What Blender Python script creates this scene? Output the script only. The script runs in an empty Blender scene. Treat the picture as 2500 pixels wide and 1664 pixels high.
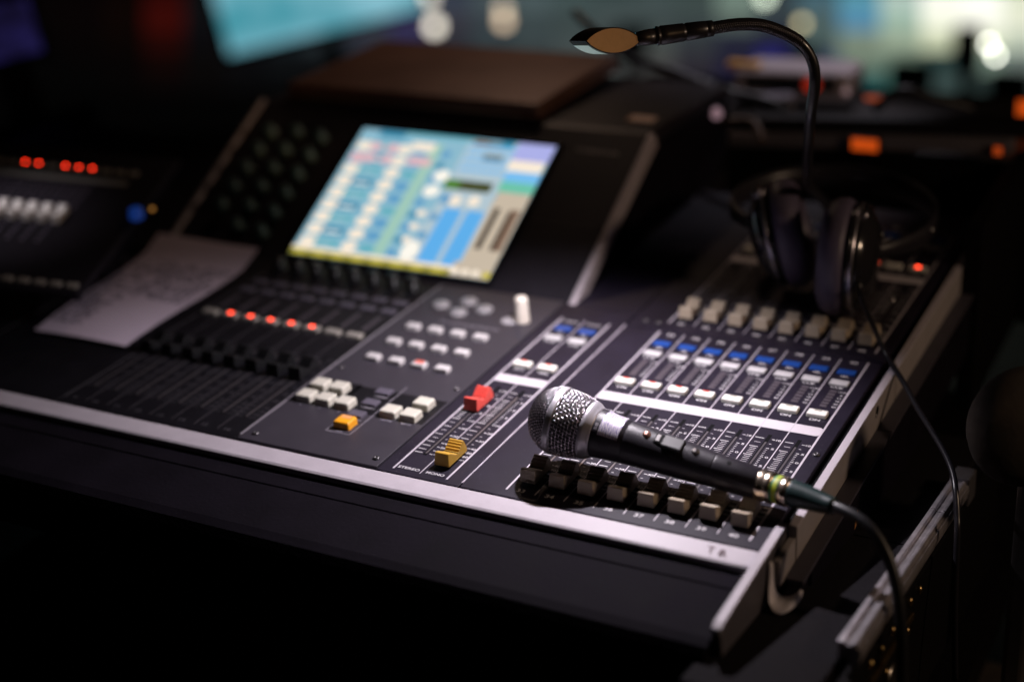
import bpy, math, random
from mathutils import Vector, Matrix
random.seed(7)
K = 0.001                       # all helper input is in millimetres
scene = bpy.context.scene
col = scene.collection

# ------------------------------------------------------------------ camera
cam_d = bpy.data.cameras.new('camera'); cam = bpy.data.objects.new('camera', cam_d); col.objects.link(cam)
scene.camera = cam
xr = Vector((0.88543491, 0.4605832, -0.06219441)); yd = Vector((0.14316728, -0.3976113, -0.90631583)); zf = Vector((-0.44216304, 0.79357947, -0.41799937))
CAM = Vector((518.793, -905.382, 607.375))
m = Matrix((xr, -yd, -zf)).transposed().to_4x4(); m.translation = CAM*K
cam.matrix_world = m
cam_d.sensor_width = 36; cam_d.lens = 3741.02/2500*36; cam_d.clip_start = 0.02; cam_d.clip_end = 200
cam_d.dof.use_dof = True; cam_d.dof.focus_distance = 1.228; cam_d.dof.aperture_fstop = 1.75

# ------------------------------------------------------------------ world (a dark venue, no daylight)
w = bpy.data.worlds.new('World'); scene.world = w; w.use_nodes = True
w.node_tree.nodes['Background'].inputs[0].default_value = (0.60, 0.46, 0.38, 1)
w.node_tree.nodes['Background'].inputs[1].default_value = 0.0022
vs = scene.view_settings; vs.view_transform = 'Standard'; vs.look = 'None'; vs.exposure = 0; vs.gamma = 1

# ------------------------------------------------------------------ lights
def lamp(name, kind, loc, target, energy, color, **kw):
    d = bpy.data.lights.new(name, kind); d.energy = energy; d.color = color
    for k, v in kw.items(): setattr(d, k, v)
    o = bpy.data.objects.new(name, d); col.objects.link(o); o.location = Vector(loc)*K
    o.rotation_euler = (Vector(target)-Vector(loc)).to_track_quat('-Z', 'Y').to_euler()
    return o
# the LED of the gooseneck lamp
lamp('gooseneck_led', 'SPOT', (6, 184, 293), (-40, 55, 0), 9.6, (1.0, 0.91, 0.99), spot_size=math.radians(132), spot_blend=0.6, shadow_soft_size=0.004)
# warm light from the right, source unseen, falls on the side faces
lamp('warm_right_light', 'AREA', (1200, 330, 560), (220, 100, 0), 2.4, (1.0, 0.70, 0.48), shape='DISK', size=0.12)
lamp('left_desk_lamp', 'SPOT', (-800, 60, 430), (-715, 200, 72), 2.6, (1.0, 0.92, 0.95), spot_size=math.radians(34), spot_blend=1.0, shadow_soft_size=0.006)
lamp('rear_table_fill', 'SPOT', (-40, 1350, 620), (-100, 985, 40), 8, (0.95, 0.88, 1.0), spot_size=math.radians(46), spot_blend=0.9, shadow_soft_size=0.02)  # unseen spot added to brighten the clutter on the table
lamp('rear_warm_fill', 'SPOT', (-560, 1150, 700), (-400, 690, 120), 3.2, (1.0, 0.68, 0.50), spot_size=math.radians(66), spot_blend=0.9, shadow_soft_size=0.05)  # unseen warm spot added to brighten the laptop and the tape
# amber stage light from the front right, narrowed to the lamp hood alone
lamp('amber_stage_light', 'SPOT', (1500, -700, 900), (6, 186, 303), 30, (1.0, 0.58, 0.28), spot_size=math.radians(3.2), spot_blend=0.8, shadow_soft_size=0.05)

# ------------------------------------------------------------------ materials
def s2l(c):
    return tuple(((v/255)/12.92 if v <= 10 else (((v/255)+0.055)/1.055)**2.4) for v in c)
MATS = {}
def mat(name, base, rough=0.5, metal=0.0, spec=0.5, bump=0, bscale=400, vary=0.0, vscale=60, emit=None, estr=0, coat=0, speck=0, sub=None):
    if name in MATS: return MATS[name]
    M = bpy.data.materials.new(name); M.use_nodes = True; nt = M.node_tree; N = nt.nodes; L = nt.links
    b = N['Principled BSDF']
    b.inputs['Base Color'].default_value = (*base, 1); b.inputs['Roughness'].default_value = rough
    b.inputs['Metallic'].default_value = metal; b.inputs['Specular IOR Level'].default_value = spec
    b.inputs['Coat Weight'].default_value = coat
    if emit: b.inputs['Emission Color'].default_value = (*emit, 1); b.inputs['Emission Strength'].default_value = estr
    tc = N.new('ShaderNodeTexCoord')
    if vary or speck:
        n = N.new('ShaderNodeTexNoise'); n.inputs['Scale'].default_value = vscale; n.inputs['Detail'].default_value = 6; n.inputs['Roughness'].default_value = 0.65
        L.new(tc.outputs['Object'], n.inputs['Vector'])
        mx = N.new('ShaderNodeMix'); mx.data_type = 'RGBA'
        mx.inputs[6].default_value = (*[v*(1-vary) for v in base], 1); mx.inputs[7].default_value = (*[min(1, v*(1+vary)) for v in base], 1)
        r = N.new('ShaderNodeMapRange'); r.inputs[1].default_value = 0.3; r.inputs[2].default_value = 0.7
        L.new(n.outputs[0], r.inputs[0]); L.new(r.outputs[0], mx.inputs[0])
        last = mx.outputs[2]
        rr = N.new('ShaderNodeMapRange'); rr.inputs[3].default_value = rough*0.85; rr.inputs[4].default_value = min(1, rough*1.2)
        L.new(n.outputs[0], rr.inputs[0]); L.new(rr.outputs[0], b.inputs['Roughness'])
        if speck:
            v = N.new('ShaderNodeTexVoronoi'); v.inputs['Scale'].default_value = 330; v.inputs['Randomness'].default_value = 1
            L.new(tc.outputs['Object'], v.inputs['Vector'])
            lt = N.new('ShaderNodeMapRange'); lt.inputs[1].default_value = 0.10; lt.inputs[2].default_value = 0.03; lt.inputs[3].default_value = 0; lt.inputs[4].default_value = speck
            L.new(v.outputs['Distance'], lt.inputs[0])
            n2 = N.new('ShaderNodeTexNoise'); n2.inputs['Scale'].default_value = 45; L.new(tc.outputs['Object'], n2.inputs['Vector'])
            g = N.new('ShaderNodeMath'); g.operation = 'GREATER_THAN'; g.inputs[1].default_value = 0.52; L.new(n2.outputs[0], g.inputs[0])
            mu = N.new('ShaderNodeMath'); mu.operation = 'MULTIPLY'; L.new(lt.outputs[0], mu.inputs[0]); L.new(g.outputs[0], mu.inputs[1])
            m2 = N.new('ShaderNodeMix'); m2.data_type = 'RGBA'; m2.inputs[7].default_value = (0.5, 0.48, 0.5, 1)
            L.new(mu.outputs[0], m2.inputs[0]); L.new(last, m2.inputs[6]); last = m2.outputs[2]
        L.new(last, b.inputs['Base Color'])
    if bump:
        n = N.new('ShaderNodeTexNoise'); n.inputs['Scale'].default_value = bscale; n.inputs['Detail'].default_value = 3
        L.new(tc.outputs['Object'], n.inputs['Vector'])
        bp = N.new('ShaderNodeBump'); bp.inputs['Strength'].default_value = bump; bp.inputs['Distance'].default_value = 0.0004
        L.new(n.outputs[0], bp.inputs['Height']); L.new(bp.outputs[0], b.inputs['Normal'])
    MATS[name] = M; return M
def glow(name, srgb, strength=1.0):
    if name in MATS: return MATS[name]
    M = bpy.data.materials.new(name); M.use_nodes = True; nt = M.node_tree
    b = nt.nodes['Principled BSDF']; c = s2l(srgb)
    b.inputs['Base Color'].default_value = (0.02, 0.02, 0.02, 1); b.inputs['Roughness'].default_value = 0.3
    b.inputs['Emission Color'].default_value = (*c, 1); b.inputs['Emission Strength'].default_value = strength
    MATS[name] = M; return M

deck_m  = mat('deck_black', spec=0.20, base=(0.0140, 0.0110, 0.021), rough=0.50, bump=0.25, bscale=900, vary=0.22, vscale=25, speck=0.5)
bank_m  = mat('bank_black', spec=0.15, base=(0.007, 0.0065, 0.009), rough=0.5, bump=0.25, bscale=900, vary=0.2, vscale=30, speck=0.3)
plate_m = mat('plate_grey', spec=0.30, base=(0.036, 0.032, 0.042), rough=0.48, bump=0.25, bscale=900, vary=0.12, vscale=20, speck=0.25)
strip_in = mat('channel_black', spec=0.2, base=(0.030, 0.027, 0.045), rough=0.42, bump=0.2, bscale=900, vary=0.2, vscale=30, speck=0.6)
body_m  = mat('body_black', spec=0.07, base=(0.0060, 0.0047, 0.0078), rough=0.82, bump=0.5, bscale=300, vary=0.35, vscale=14, speck=0.12)
silver_m = mat('silver_paint', (0.47, 0.43, 0.47), 0.5, spec=0.4, bump=0.2, bscale=500, vary=0.07, vscale=35)
side_m  = mat('silver_shaded', (0.34, 0.31, 0.31), 0.5, bump=0.2, bscale=500, vary=0.10, vscale=22)
rim_m   = mat('tilt_rail_paint', (0.60, 0.54, 0.58), 0.4, metal=0.3, vary=0.08)
flange_m = mat('flange_paint', spec=0.25, base=(0.060, 0.055, 0.070), rough=0.4, vary=0.15, bump=0.2)
print_m = mat('white_print', (0.62, 0.60, 0.62), 0.6)
line_m  = mat('pale_line', (0.52, 0.48, 0.53), 0.5)
dimprint_m = mat('dimmed_print', (0.05, 0.047, 0.056), 0.6)  # darkness of the left banks put into the print colour
dimline_m = mat('dimmed_line', (0.07, 0.063, 0.072), 0.5)  # divider colour with the same darkness put in
scrib_m = mat('scribble_strip', (0.55, 0.51, 0.55), 0.55, vary=0.03)
cream_m = mat('cream_cap', (0.46, 0.38, 0.285), 0.42, bump=0.1, bscale=600, vary=0.04)
btn_m   = mat('cream_button', (0.85, 0.83, 0.76), 0.4, vary=0.03)
greybtn_m = mat('grey_button', (0.50, 0.49, 0.50), 0.4, vary=0.05)
darkbtn_m = mat('dark_button', (0.10, 0.09, 0.12), 0.4)
blue_m  = mat('blue_button', (0.010, 0.058, 0.28), 0.35, vary=0.06)
orange_m = mat('orange_button', (0.85, 0.36, 0.015), 0.38, vary=0.04)
red_m   = mat('red_cap', (0.74, 0.085, 0.065), 0.45, vary=0.05)
yellow_m = mat('yellow_cap', (0.52, 0.29, 0.028), 0.45, vary=0.06, bump=0.15, bscale=600)
blackcap_m = mat('black_cap', (0.006, 0.006, 0.007), 0.42)
slot_m  = mat('slot_dark', spec=0.1, base=(0.004, 0.004, 0.005), rough=0.7)
slotrail_m = mat('slot_rail', (0.16, 0.14, 0.15), 0.35, metal=0.6, vary=0.1)
seg_m   = mat('meter_lens', (0.085, 0.072, 0.085), 0.35)
lens_off = mat('led_lens_off', (0.35, 0.33, 0.28), 0.3)
led_red = glow('led_red', (255, 70, 38), 1.3)
led_point = glow('led_point', (255, 66, 36), 6.0)
led_dim = mat('led_lens_pale', (0.62, 0.60, 0.52), 0.3)
screw_m = mat('screw_black', (0.10, 0.095, 0.10), 0.35, metal=0.7)
chrome_m = mat('bright_metal', (0.72, 0.70, 0.72), 0.28, metal=1.0, vary=0.05)

# ------------------------------------------------------------------ mesh builder
class MB:
    def __init__(s): s.v = []; s.f = []; s.m = []; s.mi = 0
    def add(s, vs, fs, mi=None):
        o = len(s.v); s.v += [tuple(p) for p in vs]; s.f += [tuple(i+o for i in f) for f in fs]; s.m += [s.mi if mi is None else mi]*len(fs); return s
    def box(s, x0, x1, y0, y1, z0, z1, mi=None, t=None):
        P = [(x, y, z) for x in (x0, x1) for y in (y0, y1) for z in (z0, z1)]
        if t: P = [t(*p) for p in P]
        return s.add(P, [(0,1,3,2),(4,6,7,5),(0,4,5,1),(2,3,7,6),(0,2,6,4),(1,5,7,3)], mi)
    def quad(s, a, b, c, d, mi=None): return s.add([a, b, c, d], [(0,1,2,3)], mi)
    def prism(s, prof, x0, x1, mi=None, t=None):     # prof: list of (y,z), extruded along x
        n = len(prof); P = [(x0, y, z) for y, z in prof]+[(x1, y, z) for y, z in prof]
        if t: P = [t(*p) for p in P]
        F = [tuple(range(n))[::-1], tuple(range(n, 2*n))]+[(i, (i+1) % n, n+(i+1) % n, n+i) for i in range(n)]
        return s.add(P, F, mi)
    def lathe(s, o, d, prof, n=24, mi=None, cap=True, ref=None):    # prof: (t along d, r)
        o = Vector(o); d = Vector(d).normalized(); r = Vector(ref) if ref else (Vector((0,0,1)) if abs(d.z) < 0.9 else Vector((1,0,0)))
        a = d.cross(r).normalized(); b = d.cross(a)
        P = []; F = []
        for t, rr in prof:
            for i in range(n):
                an = 2*math.pi*i/n; P.append(o+d*t+(a*math.cos(an)+b*math.sin(an))*rr)
        for k in range(len(prof)-1):
            for i in range(n): j = (i+1) % n; F.append((k*n+i, k*n+j, (k+1)*n+j, (k+1)*n+i))
        if cap: F.append(tuple(range(n))[::-1]); F.append(tuple(range((len(prof)-1)*n, len(prof)*n)))
        return s.add(P, F, mi)
    def tube(s, pts, r, n=8, mi=None, closed=False, up=None):
        pts = [Vector(p) for p in pts]; N = len(pts); P = []; F = []
        rs = r if isinstance(r, (list, tuple)) else [r]*N
        prev = None
        for k, p in enumerate(pts):
            if closed: tg = (pts[(k+1) % N]-pts[k-1]).normalized()
            else: tg = (pts[min(k+1, N-1)]-pts[max(k-1, 0)]).normalized()
            if prev is None:
                u = Vector(up) if up else (Vector((0,0,1)) if abs(tg.z) < 0.9 else Vector((1,0,0)))
                prev = (u-tg*u.dot(tg)).normalized()
            else: prev = (prev-tg*prev.dot(tg)).normalized()
            b = tg.cross(prev)
            for i in range(n):
                an = 2*math.pi*i/n; P.append(p+(prev*math.cos(an)+b*math.sin(an))*rs[k])
        for k in range(N if closed else N-1):
            k2 = (k+1) % N
            for i in range(n): j = (i+1) % n; F.append((k*n+i, k*n+j, k2*n+j, k2*n+i))
        if not closed: F.append(tuple(range(n))[::-1]); F.append(tuple(range((N-1)*n, N*n)))
        return s.add(P, F, mi)
    def mesh(s, name, mats, smooth=False):
        me = bpy.data.meshes.new(name); me.from_pydata([(x*K, y*K, z*K) for x, y, z in s.v], [], s.f)
        if not isinstance(mats, (list, tuple)): mats = [mats]
        for q in mats: me.materials.append(q)
        if len(mats) > 1: me.polygons.foreach_set('material_index', s.m)
        if smooth: me.polygons.foreach_set('use_smooth', [True]*len(me.polygons))
        me.update(); return me
    def build(s, name, mats, parent=None, smooth=False, bevel=0, loc=None, seg=2, auto=False):
        me = s.mesh(name, mats, smooth)
        return link(name, me, parent, loc, bevel, seg)
def link(name, me, parent=None, loc=None, bevel=0, seg=2):
    o = bpy.data.objects.new(name, me); col.objects.link(o)
    if parent: o.parent = parent
    if loc: o.location = Vector(loc)*K
    if bevel:
        bm = o.modifiers.new('bevel', 'BEVEL'); bm.width = bevel*K; bm.segments = seg; bm.limit_method = 'ANGLE'; bm.angle_limit = math.radians(40)
    return o
def tag(o, label=None, cat=None, group=None, kind=None):
    if label: o['label'] = label
    if cat: o['category'] = cat
    if group: o['group'] = group
    if kind: o['kind'] = kind
    return o
def empty(name, loc=(0, 0, 0)):
    o = bpy.data.objects.new(name, None); col.objects.link(o); o.location = Vector(loc)*K; o.empty_display_size = 0.02; return o
_fc = {}
def glyphs(txt):
    if txt in _fc: return _fc[txt]
    c = bpy.data.curves.new('t', 'FONT'); c.body = txt; c.size = 1.0; c.align_x = 'CENTER'; c.align_y = 'CENTER'; c.resolution_u = 3; c.offset = 0.016
    o = bpy.data.objects.new('t', c); col.objects.link(o)
    dg = bpy.context.evaluated_depsgraph_get(); me = bpy.data.meshes.new_from_object(o.evaluated_get(dg))
    V = [tuple(v.co) for v in me.vertices]; F = [tuple(p.vertices) for p in me.polygons]
    if V:
        cx = (min(v[0] for v in V)+max(v[0] for v in V))/2; cy = (min(v[1] for v in V)+max(v[1] for v in V))/2
        V = [(v[0]-cx, v[1]-cy) for v in V]; h = max(v[1] for v in V)*2
    bpy.data.objects.remove(o); bpy.data.meshes.remove(me)
    _fc[txt] = (V, F, h); return _fc[txt]
def text(mb, txt, x, y, h, z=0.15, sx=1.25, mi=None, t=None, rot=0, slant=0, bold=0):
    V, F, hh = glyphs(txt); k = h/glyphs('0')[2]
    ca, sa = math.cos(rot), math.sin(rot)
    offs = [(0, 0)]
    for q, (dx, dy) in enumerate(offs):
        P = []
        for vx, vy in V:
            px, py = vx*k*sx+slant*vy*k, vy*k
            X, Y = x+dx+px*ca-py*sa, y+dy+px*sa+py*ca
            P.append(t(X, Y, z+q*0.01) if t else (X, Y, z+q*0.01))
        mb.add(P, F, mi)

# ================================================================== THE MIXING CONSOLE
con = empty('mixing_console')
tag(con, 'large black digital mixing console with silver trim, white fader caps and a lit touch screen', 'mixing console')

# deck sheets -------------------------------------------------------
mb = MB(); mb.box(-36.5, 212, -9.5, 318, -6, 0).build('right_bank_plate', deck_m, con, bevel=0.5)
mb = MB(); mb.box(-36.5, 212, 319.5, 700, -6, 0).build('rear_bank_plate', deck_m, con, bevel=0.5)
mb = MB(); mb.box(-114, -38, -9.5, 345, -6, -0.3).build('master_bank_plate', deck_m, con, bevel=0.4)
mb = MB(); mb.box(-108, -38, 346, 700, -6, -0.6).build('rear_filler_plate', deck_m, con, bevel=0.4)
mb = MB(); mb.box(-255.2, -115, -8, 347, -6, 1.0).build('centre_plate', plate_m, con, bevel=0.4)
mb = MB(); mb.box(-459, -256.4, -9.5, 347, -6, 0).build('centre_bank_plate', bank_m, con, bevel=0.4)
mb = MB(); mb.box(-624, -460, -9.5, 347, -6, 0).build('left_bank_plate', bank_m, con, bevel=0.4)
mb = MB(); mb.box(-1120, -625.5, -9.5, 700, -6, 0).build('far_left_bank_plate', bank_m, con, bevel=0.4)
# body shell: one closed prism under the plates (front lip, bottom, back)
prof = [(-9.5, -6.2), (-9.5, -2), (-10.4, -2), (-10.4, -6.0), (-33.6, -7.0), (-52, -7.6), (-53, -8.6), (-54.5, -8.7), (-55.5, -7.9), (-108, -10.5), (-116, -13), (-121, -18), (-123, -26), (-118, -60), (-60, -95), (700, -95), (712, -80), (712, -6.2)]
MB().prism(prof, -1120, 211).build('console_body', body_m, con, smooth=False)
# silver front strip
prof = [(-10.6, -1.2), (-12, 0.2), (-30.5, -0.8), (-32.6, -2.0), (-33.4, -4.2), (-33.2, -6.8), (-12, -5.5)]
MB().prism(prof, -1120, 211.5).build('front_strip', silver_m, con, bevel=0.5)
# writing on the strip near the right end
mb = MB()
text(mb, 'T', 178.5, -21.5, 7.5, 0.25, sx=0.9, rot=-0.05, slant=-0.2)
text(mb, 'B.', 188.5, -22.5, 7.5, 0.25, sx=0.9, rot=-0.03)
mb.build('strip_lettering', mat('marker_ink', (0.10, 0.05, 0.06), 0.6), con)
# end cap (silver triangle on the right of the armrest)
prof = [(28, -1), (28.7, 1), (26, 2), (-104, 1.4), (-109, 0), (-111, -3), (-109.5, -10), (-104, -60), (28, -60)]
MB().prism(prof, 212.8, 218.9).build('end_cap', mat('end_cap_side', (0.085, 0.078, 0.088), 0.5, bump=0.3), con)
MB().prism([(28.7, 0.8), (28.9, 1.8), (26, 2.6), (-104, 2.0), (-110.5, 0.2), (-112, -4), (-110.6, -4), (-109, -1.2), (-104, -0.2), (26, 0.3)], 212.4, 219.3).build('cap_trim', silver_m, con, bevel=0.6, seg=2)
# side rail: bright top, shade of the side put into a darker silver
for y0, y1 in ((29.5, 306.5), (308, 700)):
    MB().box(219.7, 226.3, y0, y1, -28, -1.4).build('side_rail', side_m, con)
    MB().box(219.6, 226.4, y0, y1, -1.4, 0.5).build('rail_top', silver_m, con, bevel=0.5)
MB().box(212.6, 218.4, 29.5, 700, -9, -5).build('side_gap', slot_m, con)
MB().box(220.0, 225.6, -6, 29.2, -30, -9).build('side_rail', side_m, con, bevel=0.7)
prof = [(-24, -1.2), (30, -1.2), (30, -30), (-30, -30)]
for y0, y1 in ((4, 248), (249.5, 700)):
    MB().box(219.8, 239.5, y0, y1, -32, -28.4).build('side_flange', flange_m, con, bevel=0.5)
MB().box(219.5, 236, -60, 29, -92, -40).build('side_panel', body_m, con, bevel=1)
MB().box(221, 238.2, 29.2, 700, -94, -32.4).build('side_panel', body_m, con, bevel=1)
MB().lathe((226.45, 247, -9.5), (1, 0, 0), [(0, 4.2), (0.25, 4.2)], 20).build('side_hole', slot_m, con)
MB().lathe((226.45, 242.5, -12.5), (1, 0, 0), [(0, 1.6), (0.9, 1.3), (1.2, 0.4)], 14).build('side_screw', chrome_m, con, smooth=True)
MB().prism([(150, -50), (148, -62), (142, -64), (146, -52)], 238.4, 238.9).build('edge_chip', mat('bare_wood_chip', (0.55, 0.26, 0.07), 0.7), con)
# grey curved bracket under the end cap
pts = [(219.6, -14, -4), (219.4, -14, -14), (220.5, -16.5, -24), (223, -20, -31), (227.5, -21.5, -34.5), (233, -20, -34.5), (238, -14, -33), (239.5, -4, -31)]
mb = MB()
n = len(pts); P = []; F = []
for k, (x, y, z) in enumerate(pts):
    wd = (3.6, 4.2, 5.6, 8.5, 11, 12, 10, 5)[k]; P += [(x, y-wd, z+1), (x, y+wd, z+2.5), (x+3.4, y+wd, z-1.5), (x+3.4, y-wd, z-3)]
for k in range(n-1):
    for i in range(4): j = (i+1) % 4; F.append((k*4+i, k*4+j, k*4+4+j, k*4+4+i))
F += [(3, 2, 1, 0), tuple(range((n-1)*4, n*4))]
mb.add(P, F); o = mb.build('corner_bracket', mat('scuffed_plastic', (0.62, 0.58, 0.60), 0.5, bump=0.6, bscale=120, vary=0.25, vscale=60), con, smooth=True)
ss = o.modifiers.new('s', 'SUBSURF'); ss.levels = 2; ss.render_levels = 2

# ------------------------------------------------------------------ reusable part meshes (origin at the part)
def cap_mesh(mt, name):
    # side profile (y,z): flat front block, saddle with ribs, high ribbed back
    prof = [(-15.6, 1.4), (-15.6, 3.4), (-14.0, 12.0), (-13.2, 12.6), (-9.9, 11.6), (-9.5, 10.3), (-8.0, 10.7), (-7.6, 9.3), (-6.2, 9.6), (-5.8, 8.3), (-4.4, 8.5), (-4.0, 7.3), (-2.6, 7.4), (-2.2, 6.6), (-0.5, 6.6),
            (0.5, 6.6), (2.0, 6.6), (2.5, 8.4), (3.7, 8.8), (4.1, 7.6), (4.7, 9.9), (5.9, 10.4), (6.3, 9.2), (6.9, 11.4), (8.1, 11.9), (8.5, 10.7), (9.1, 12.6), (10.8, 12.8), (12.0, 11.4), (14.6, 5), (14.6, 1.4)]
    mb = MB(); mb.prism(prof, -6.3, 6.3)
    for v in range(len(mb.v)):      # taper: wider at the foot
        x, y, z = mb.v[v]; k = 1.0+(11-z)*0.010; mb.v[v] = (x*k, y, z)
    mb.mi = 1; mb.box(-6.5, 6.5, -0.6, 0.6, 6.2, 6.9)
    return mb.mesh(name, [mt, slot_m])
cap_me = {k: cap_mesh(v, 'fader_cap') for k, v in dict(cream=cream_m, white=mat('white_cap', (0.85, 0.80, 0.78), 0.4), red=red_m, yellow=yellow_m, black=blackcap_m).items()}
stem_me = MB().box(-1.2, 1.2, -4, 4, -4, 3).mesh('stem', slot_m)
def put_cap(kind, x, y, label=None):
    o = link('fader_cap', cap_me[kind], con, (x, y, 0.2), 0.3, 2)
    if label: o['label'] = label
    link('stem', stem_me, o)
    return o
def btn_mesh(wx, wy, h, mt, name, lens=None, dish=False):
    mb = MB()
    P = [(-wx/2, -wy/2, -3), (wx/2, -wy/2, -3), (wx/2, wy/2, -3), (-wx/2, wy/2, -3), (-wx/2*0.96, -wy/2*0.94, h), (wx/2*0.96, -wy/2*0.94, h), (wx/2*0.96, wy/2*0.94, h), (-wx/2*0.96, wy/2*0.94, h)]
    mb.add(P, [(3,2,1,0), (4,5,6,7), (0,1,5,4), (1,2,6,5), (2,3,7,6), (3,0,4,7)])
    return mb.mesh(name, mt)
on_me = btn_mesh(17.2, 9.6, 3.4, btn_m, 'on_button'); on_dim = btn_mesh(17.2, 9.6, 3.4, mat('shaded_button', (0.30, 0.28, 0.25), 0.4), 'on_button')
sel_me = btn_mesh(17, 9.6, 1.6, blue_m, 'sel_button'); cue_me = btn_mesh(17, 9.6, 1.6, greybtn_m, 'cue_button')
sel_dk = btn_mesh(17, 9.6, 1.6, darkbtn_m, 'sel_button')  # key for the dim banks, their darkness put into the colour
lens_me = {k: MB().box(-3.0, 3.0, -1.1, 1.1, 0, 0.35).mesh('led_lens', v) for k, v in dict(red=led_red, off=lens_off).items()}
biglens = MB().box(-2.3, 2.3, -2.0, 2.0, 0, 0.4).mesh('led_lens', led_point)
slot_me = MB().box(-1.6, 1.6, -66, 66, -3.0, 0.12).mesh('fader_slot', slot_m)
srail_me = MB().box(-0.5, 1.1, -64, 53, 0.13, 0.25).mesh('slot_rail', slotrail_m)
seg_me = MB().box(-3.0, 3.0, -2.0, 2.0, -0.5, 0.45).mesh('meter_segment', seg_m)
well_me = MB().box(-9.3, 9.3, -5.6, 5.6, -0.4, 0.14).mesh('button_well', slot_m)

SC = [(10, 150.2), (5, 135.0), (0, 120.4), (-5, 105.8), (-10, 90.6), (-20, 76.0), (-30, 61.4), (-40, 47.3), (-50, 40.2), (-60, 33.6), (-99, 27.6)]
def scale_mesh(mt, master=False, hw=12.4):
    mb = MB()
    prev = None
    rows = []
    for i, (n, y) in enumerate(SC):
        rows.append((y, True, n))
        if i+1 < len(SC):
            y2 = SC[i+1][1]; k = {0: 2, 1: 5, 2: 5, 3: 5, 4: 2, 5: 2, 6: 2}.get(i, 1)
            for q in range(1, k): rows.append((y+(y2-y)*q/k, False, None))
    for y, big, n in rows:
        th = 0.42 if big else 0.27
        mb.box(-10.4 if big else -8.8, -3.2 if big else -3.6, y-th, y+th, 0.08, 0.15)
        mb.box(3.6, 6.2 if big else 5.6, y-th, y+th, 0.08, 0.15)
        if n is not None:
            s = '\u221e' if n == -99 else str(abs(n)); x = 9.1
            text(mb, s, x, y, 2.9 if n != -99 else 2.4, 0.15, sx=1.22 if len(s) > 1 else 1.5, bold=0.09)
    return mb.mesh('scale_print', mt)
scale_me = scale_mesh(print_m); scale_dim = scale_mesh(dimprint_m)
_tm = {}
def lettering(txt, x, y, h, mt=print_m, sx=1.25, name='lettering', parent=None, z=0.0, bold=0.1):
    key = (txt, h, sx, mt.name)
    if key not in _tm:
        mb = MB(); text(mb, txt, 0, 0, h, 0.18, sx=sx, bold=bold); _tm[key] = mb.mesh(name, mt)
    return link(name, _tm[key], parent or con, (x, y, z))

def channel(x, y0, num, lit=True, on='red', cap='cream', capy=28.0, meter=True, nums=True, dark=False, strip=True):
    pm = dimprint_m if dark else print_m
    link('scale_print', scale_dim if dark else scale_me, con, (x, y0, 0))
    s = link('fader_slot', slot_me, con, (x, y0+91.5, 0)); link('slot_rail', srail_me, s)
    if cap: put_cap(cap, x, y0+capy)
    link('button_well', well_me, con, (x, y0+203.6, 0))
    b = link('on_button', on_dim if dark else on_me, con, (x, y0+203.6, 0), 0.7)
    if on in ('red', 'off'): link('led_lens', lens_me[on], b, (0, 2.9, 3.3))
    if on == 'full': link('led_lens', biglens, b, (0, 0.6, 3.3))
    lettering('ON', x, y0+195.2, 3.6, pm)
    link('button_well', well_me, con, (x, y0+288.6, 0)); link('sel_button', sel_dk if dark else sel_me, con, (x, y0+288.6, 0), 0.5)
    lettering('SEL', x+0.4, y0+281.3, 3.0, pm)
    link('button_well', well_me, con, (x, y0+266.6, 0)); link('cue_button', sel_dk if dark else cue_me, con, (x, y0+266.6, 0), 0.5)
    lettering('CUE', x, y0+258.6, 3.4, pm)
    if meter:
        k = [link('meter_segment', seg_me, con, (x-0.6, y0+y, 0)) for y in (250, 244.2, 238.4, 232.6, 226.8, 221.5)]
        for t, y in (('OVER', 250.5), ('6', 244.6), ('12', 238.9), ('18', 233.2), ('30', 227.5), ('60', 222.0)):
            lettering(t, x+8.2, y0+y, 2.3 if t != 'OVER' else 1.9, pm, sx=1.3)
    if nums and num:
        lettering(str(num), x, y0+310.4, 4.6, pm)
        lettering(str(num), x-0.6, y0+2.2, 4.6, pm)

def bank_lines(x0, n, p, y0, y1, mt, wide=0.85, thin=0.42):
    mb = MB()
    for i in range(n+1):
        wv = wide if i in (0, n) else thin; x = x0+i*p
        MB().box(x-wv, x+wv, y0, y1, 0.02, 0.11).build('divider_line', mt, con)
def scribble(x0, x1, y0, y1, mt=scrib_m):
    r = 3; pts = []
    for cx, cy, a in ((x1-r, y1-r, 0), (x0+r, y1-r, 90), (x0+r, y0+r, 180), (x1-r, y0+r, 270)):
        for k in range(5): an = math.radians(a+k*22.5); pts.append((cx+r*math.cos(an), cy+r*math.sin(an)))
    mb = MB(); n = len(pts)
    mb.add([(x, y, 0.14) for x, y in pts]+[(x, y, 0.02) for x, y in pts], [tuple(range(n))]+[(i, n+i, n+(i+1) % n, (i+1) % n) for i in range(n)])
    o = mb.build('writing_strip', mt, con)
    return o
# right bank 33-40 ---------------------------------------------------
bank_lines(0, 8, 25, 0, 315, line_m)
scribble(0.9, 199.1, 168.2, 183.2)
mb = MB()
for i in range(1, 8): MB().box(i*25-0.28, i*25+0.28, 168.2, 183.2, 0.15, 0.2).build('strip_divider', mat('strip_crease', (0.42, 0.40, 0.44), 0.6), con)
for i in range(8): channel(12.8+25*i-0.3, 0, 33+i, on='red' if i < 4 else 'off', capy=28.0+(0.0, .4, -.3, 0, .5, -.2, .3, 0)[i])
# rear bank 41-48 ----------------------------------------------------
bank_lines(0, 8, 25, 336, 640, line_m)
scribble(0.9, 199.1, 503.2, 518.2)
for i in range(8): channel(12.5+25*i, 335, 41+i, on='full' if i == 7 else None, capy=27+(0, 1, .5, 0, -.6, .4, 0, -.5)[i], meter=False, dark=False)
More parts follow.
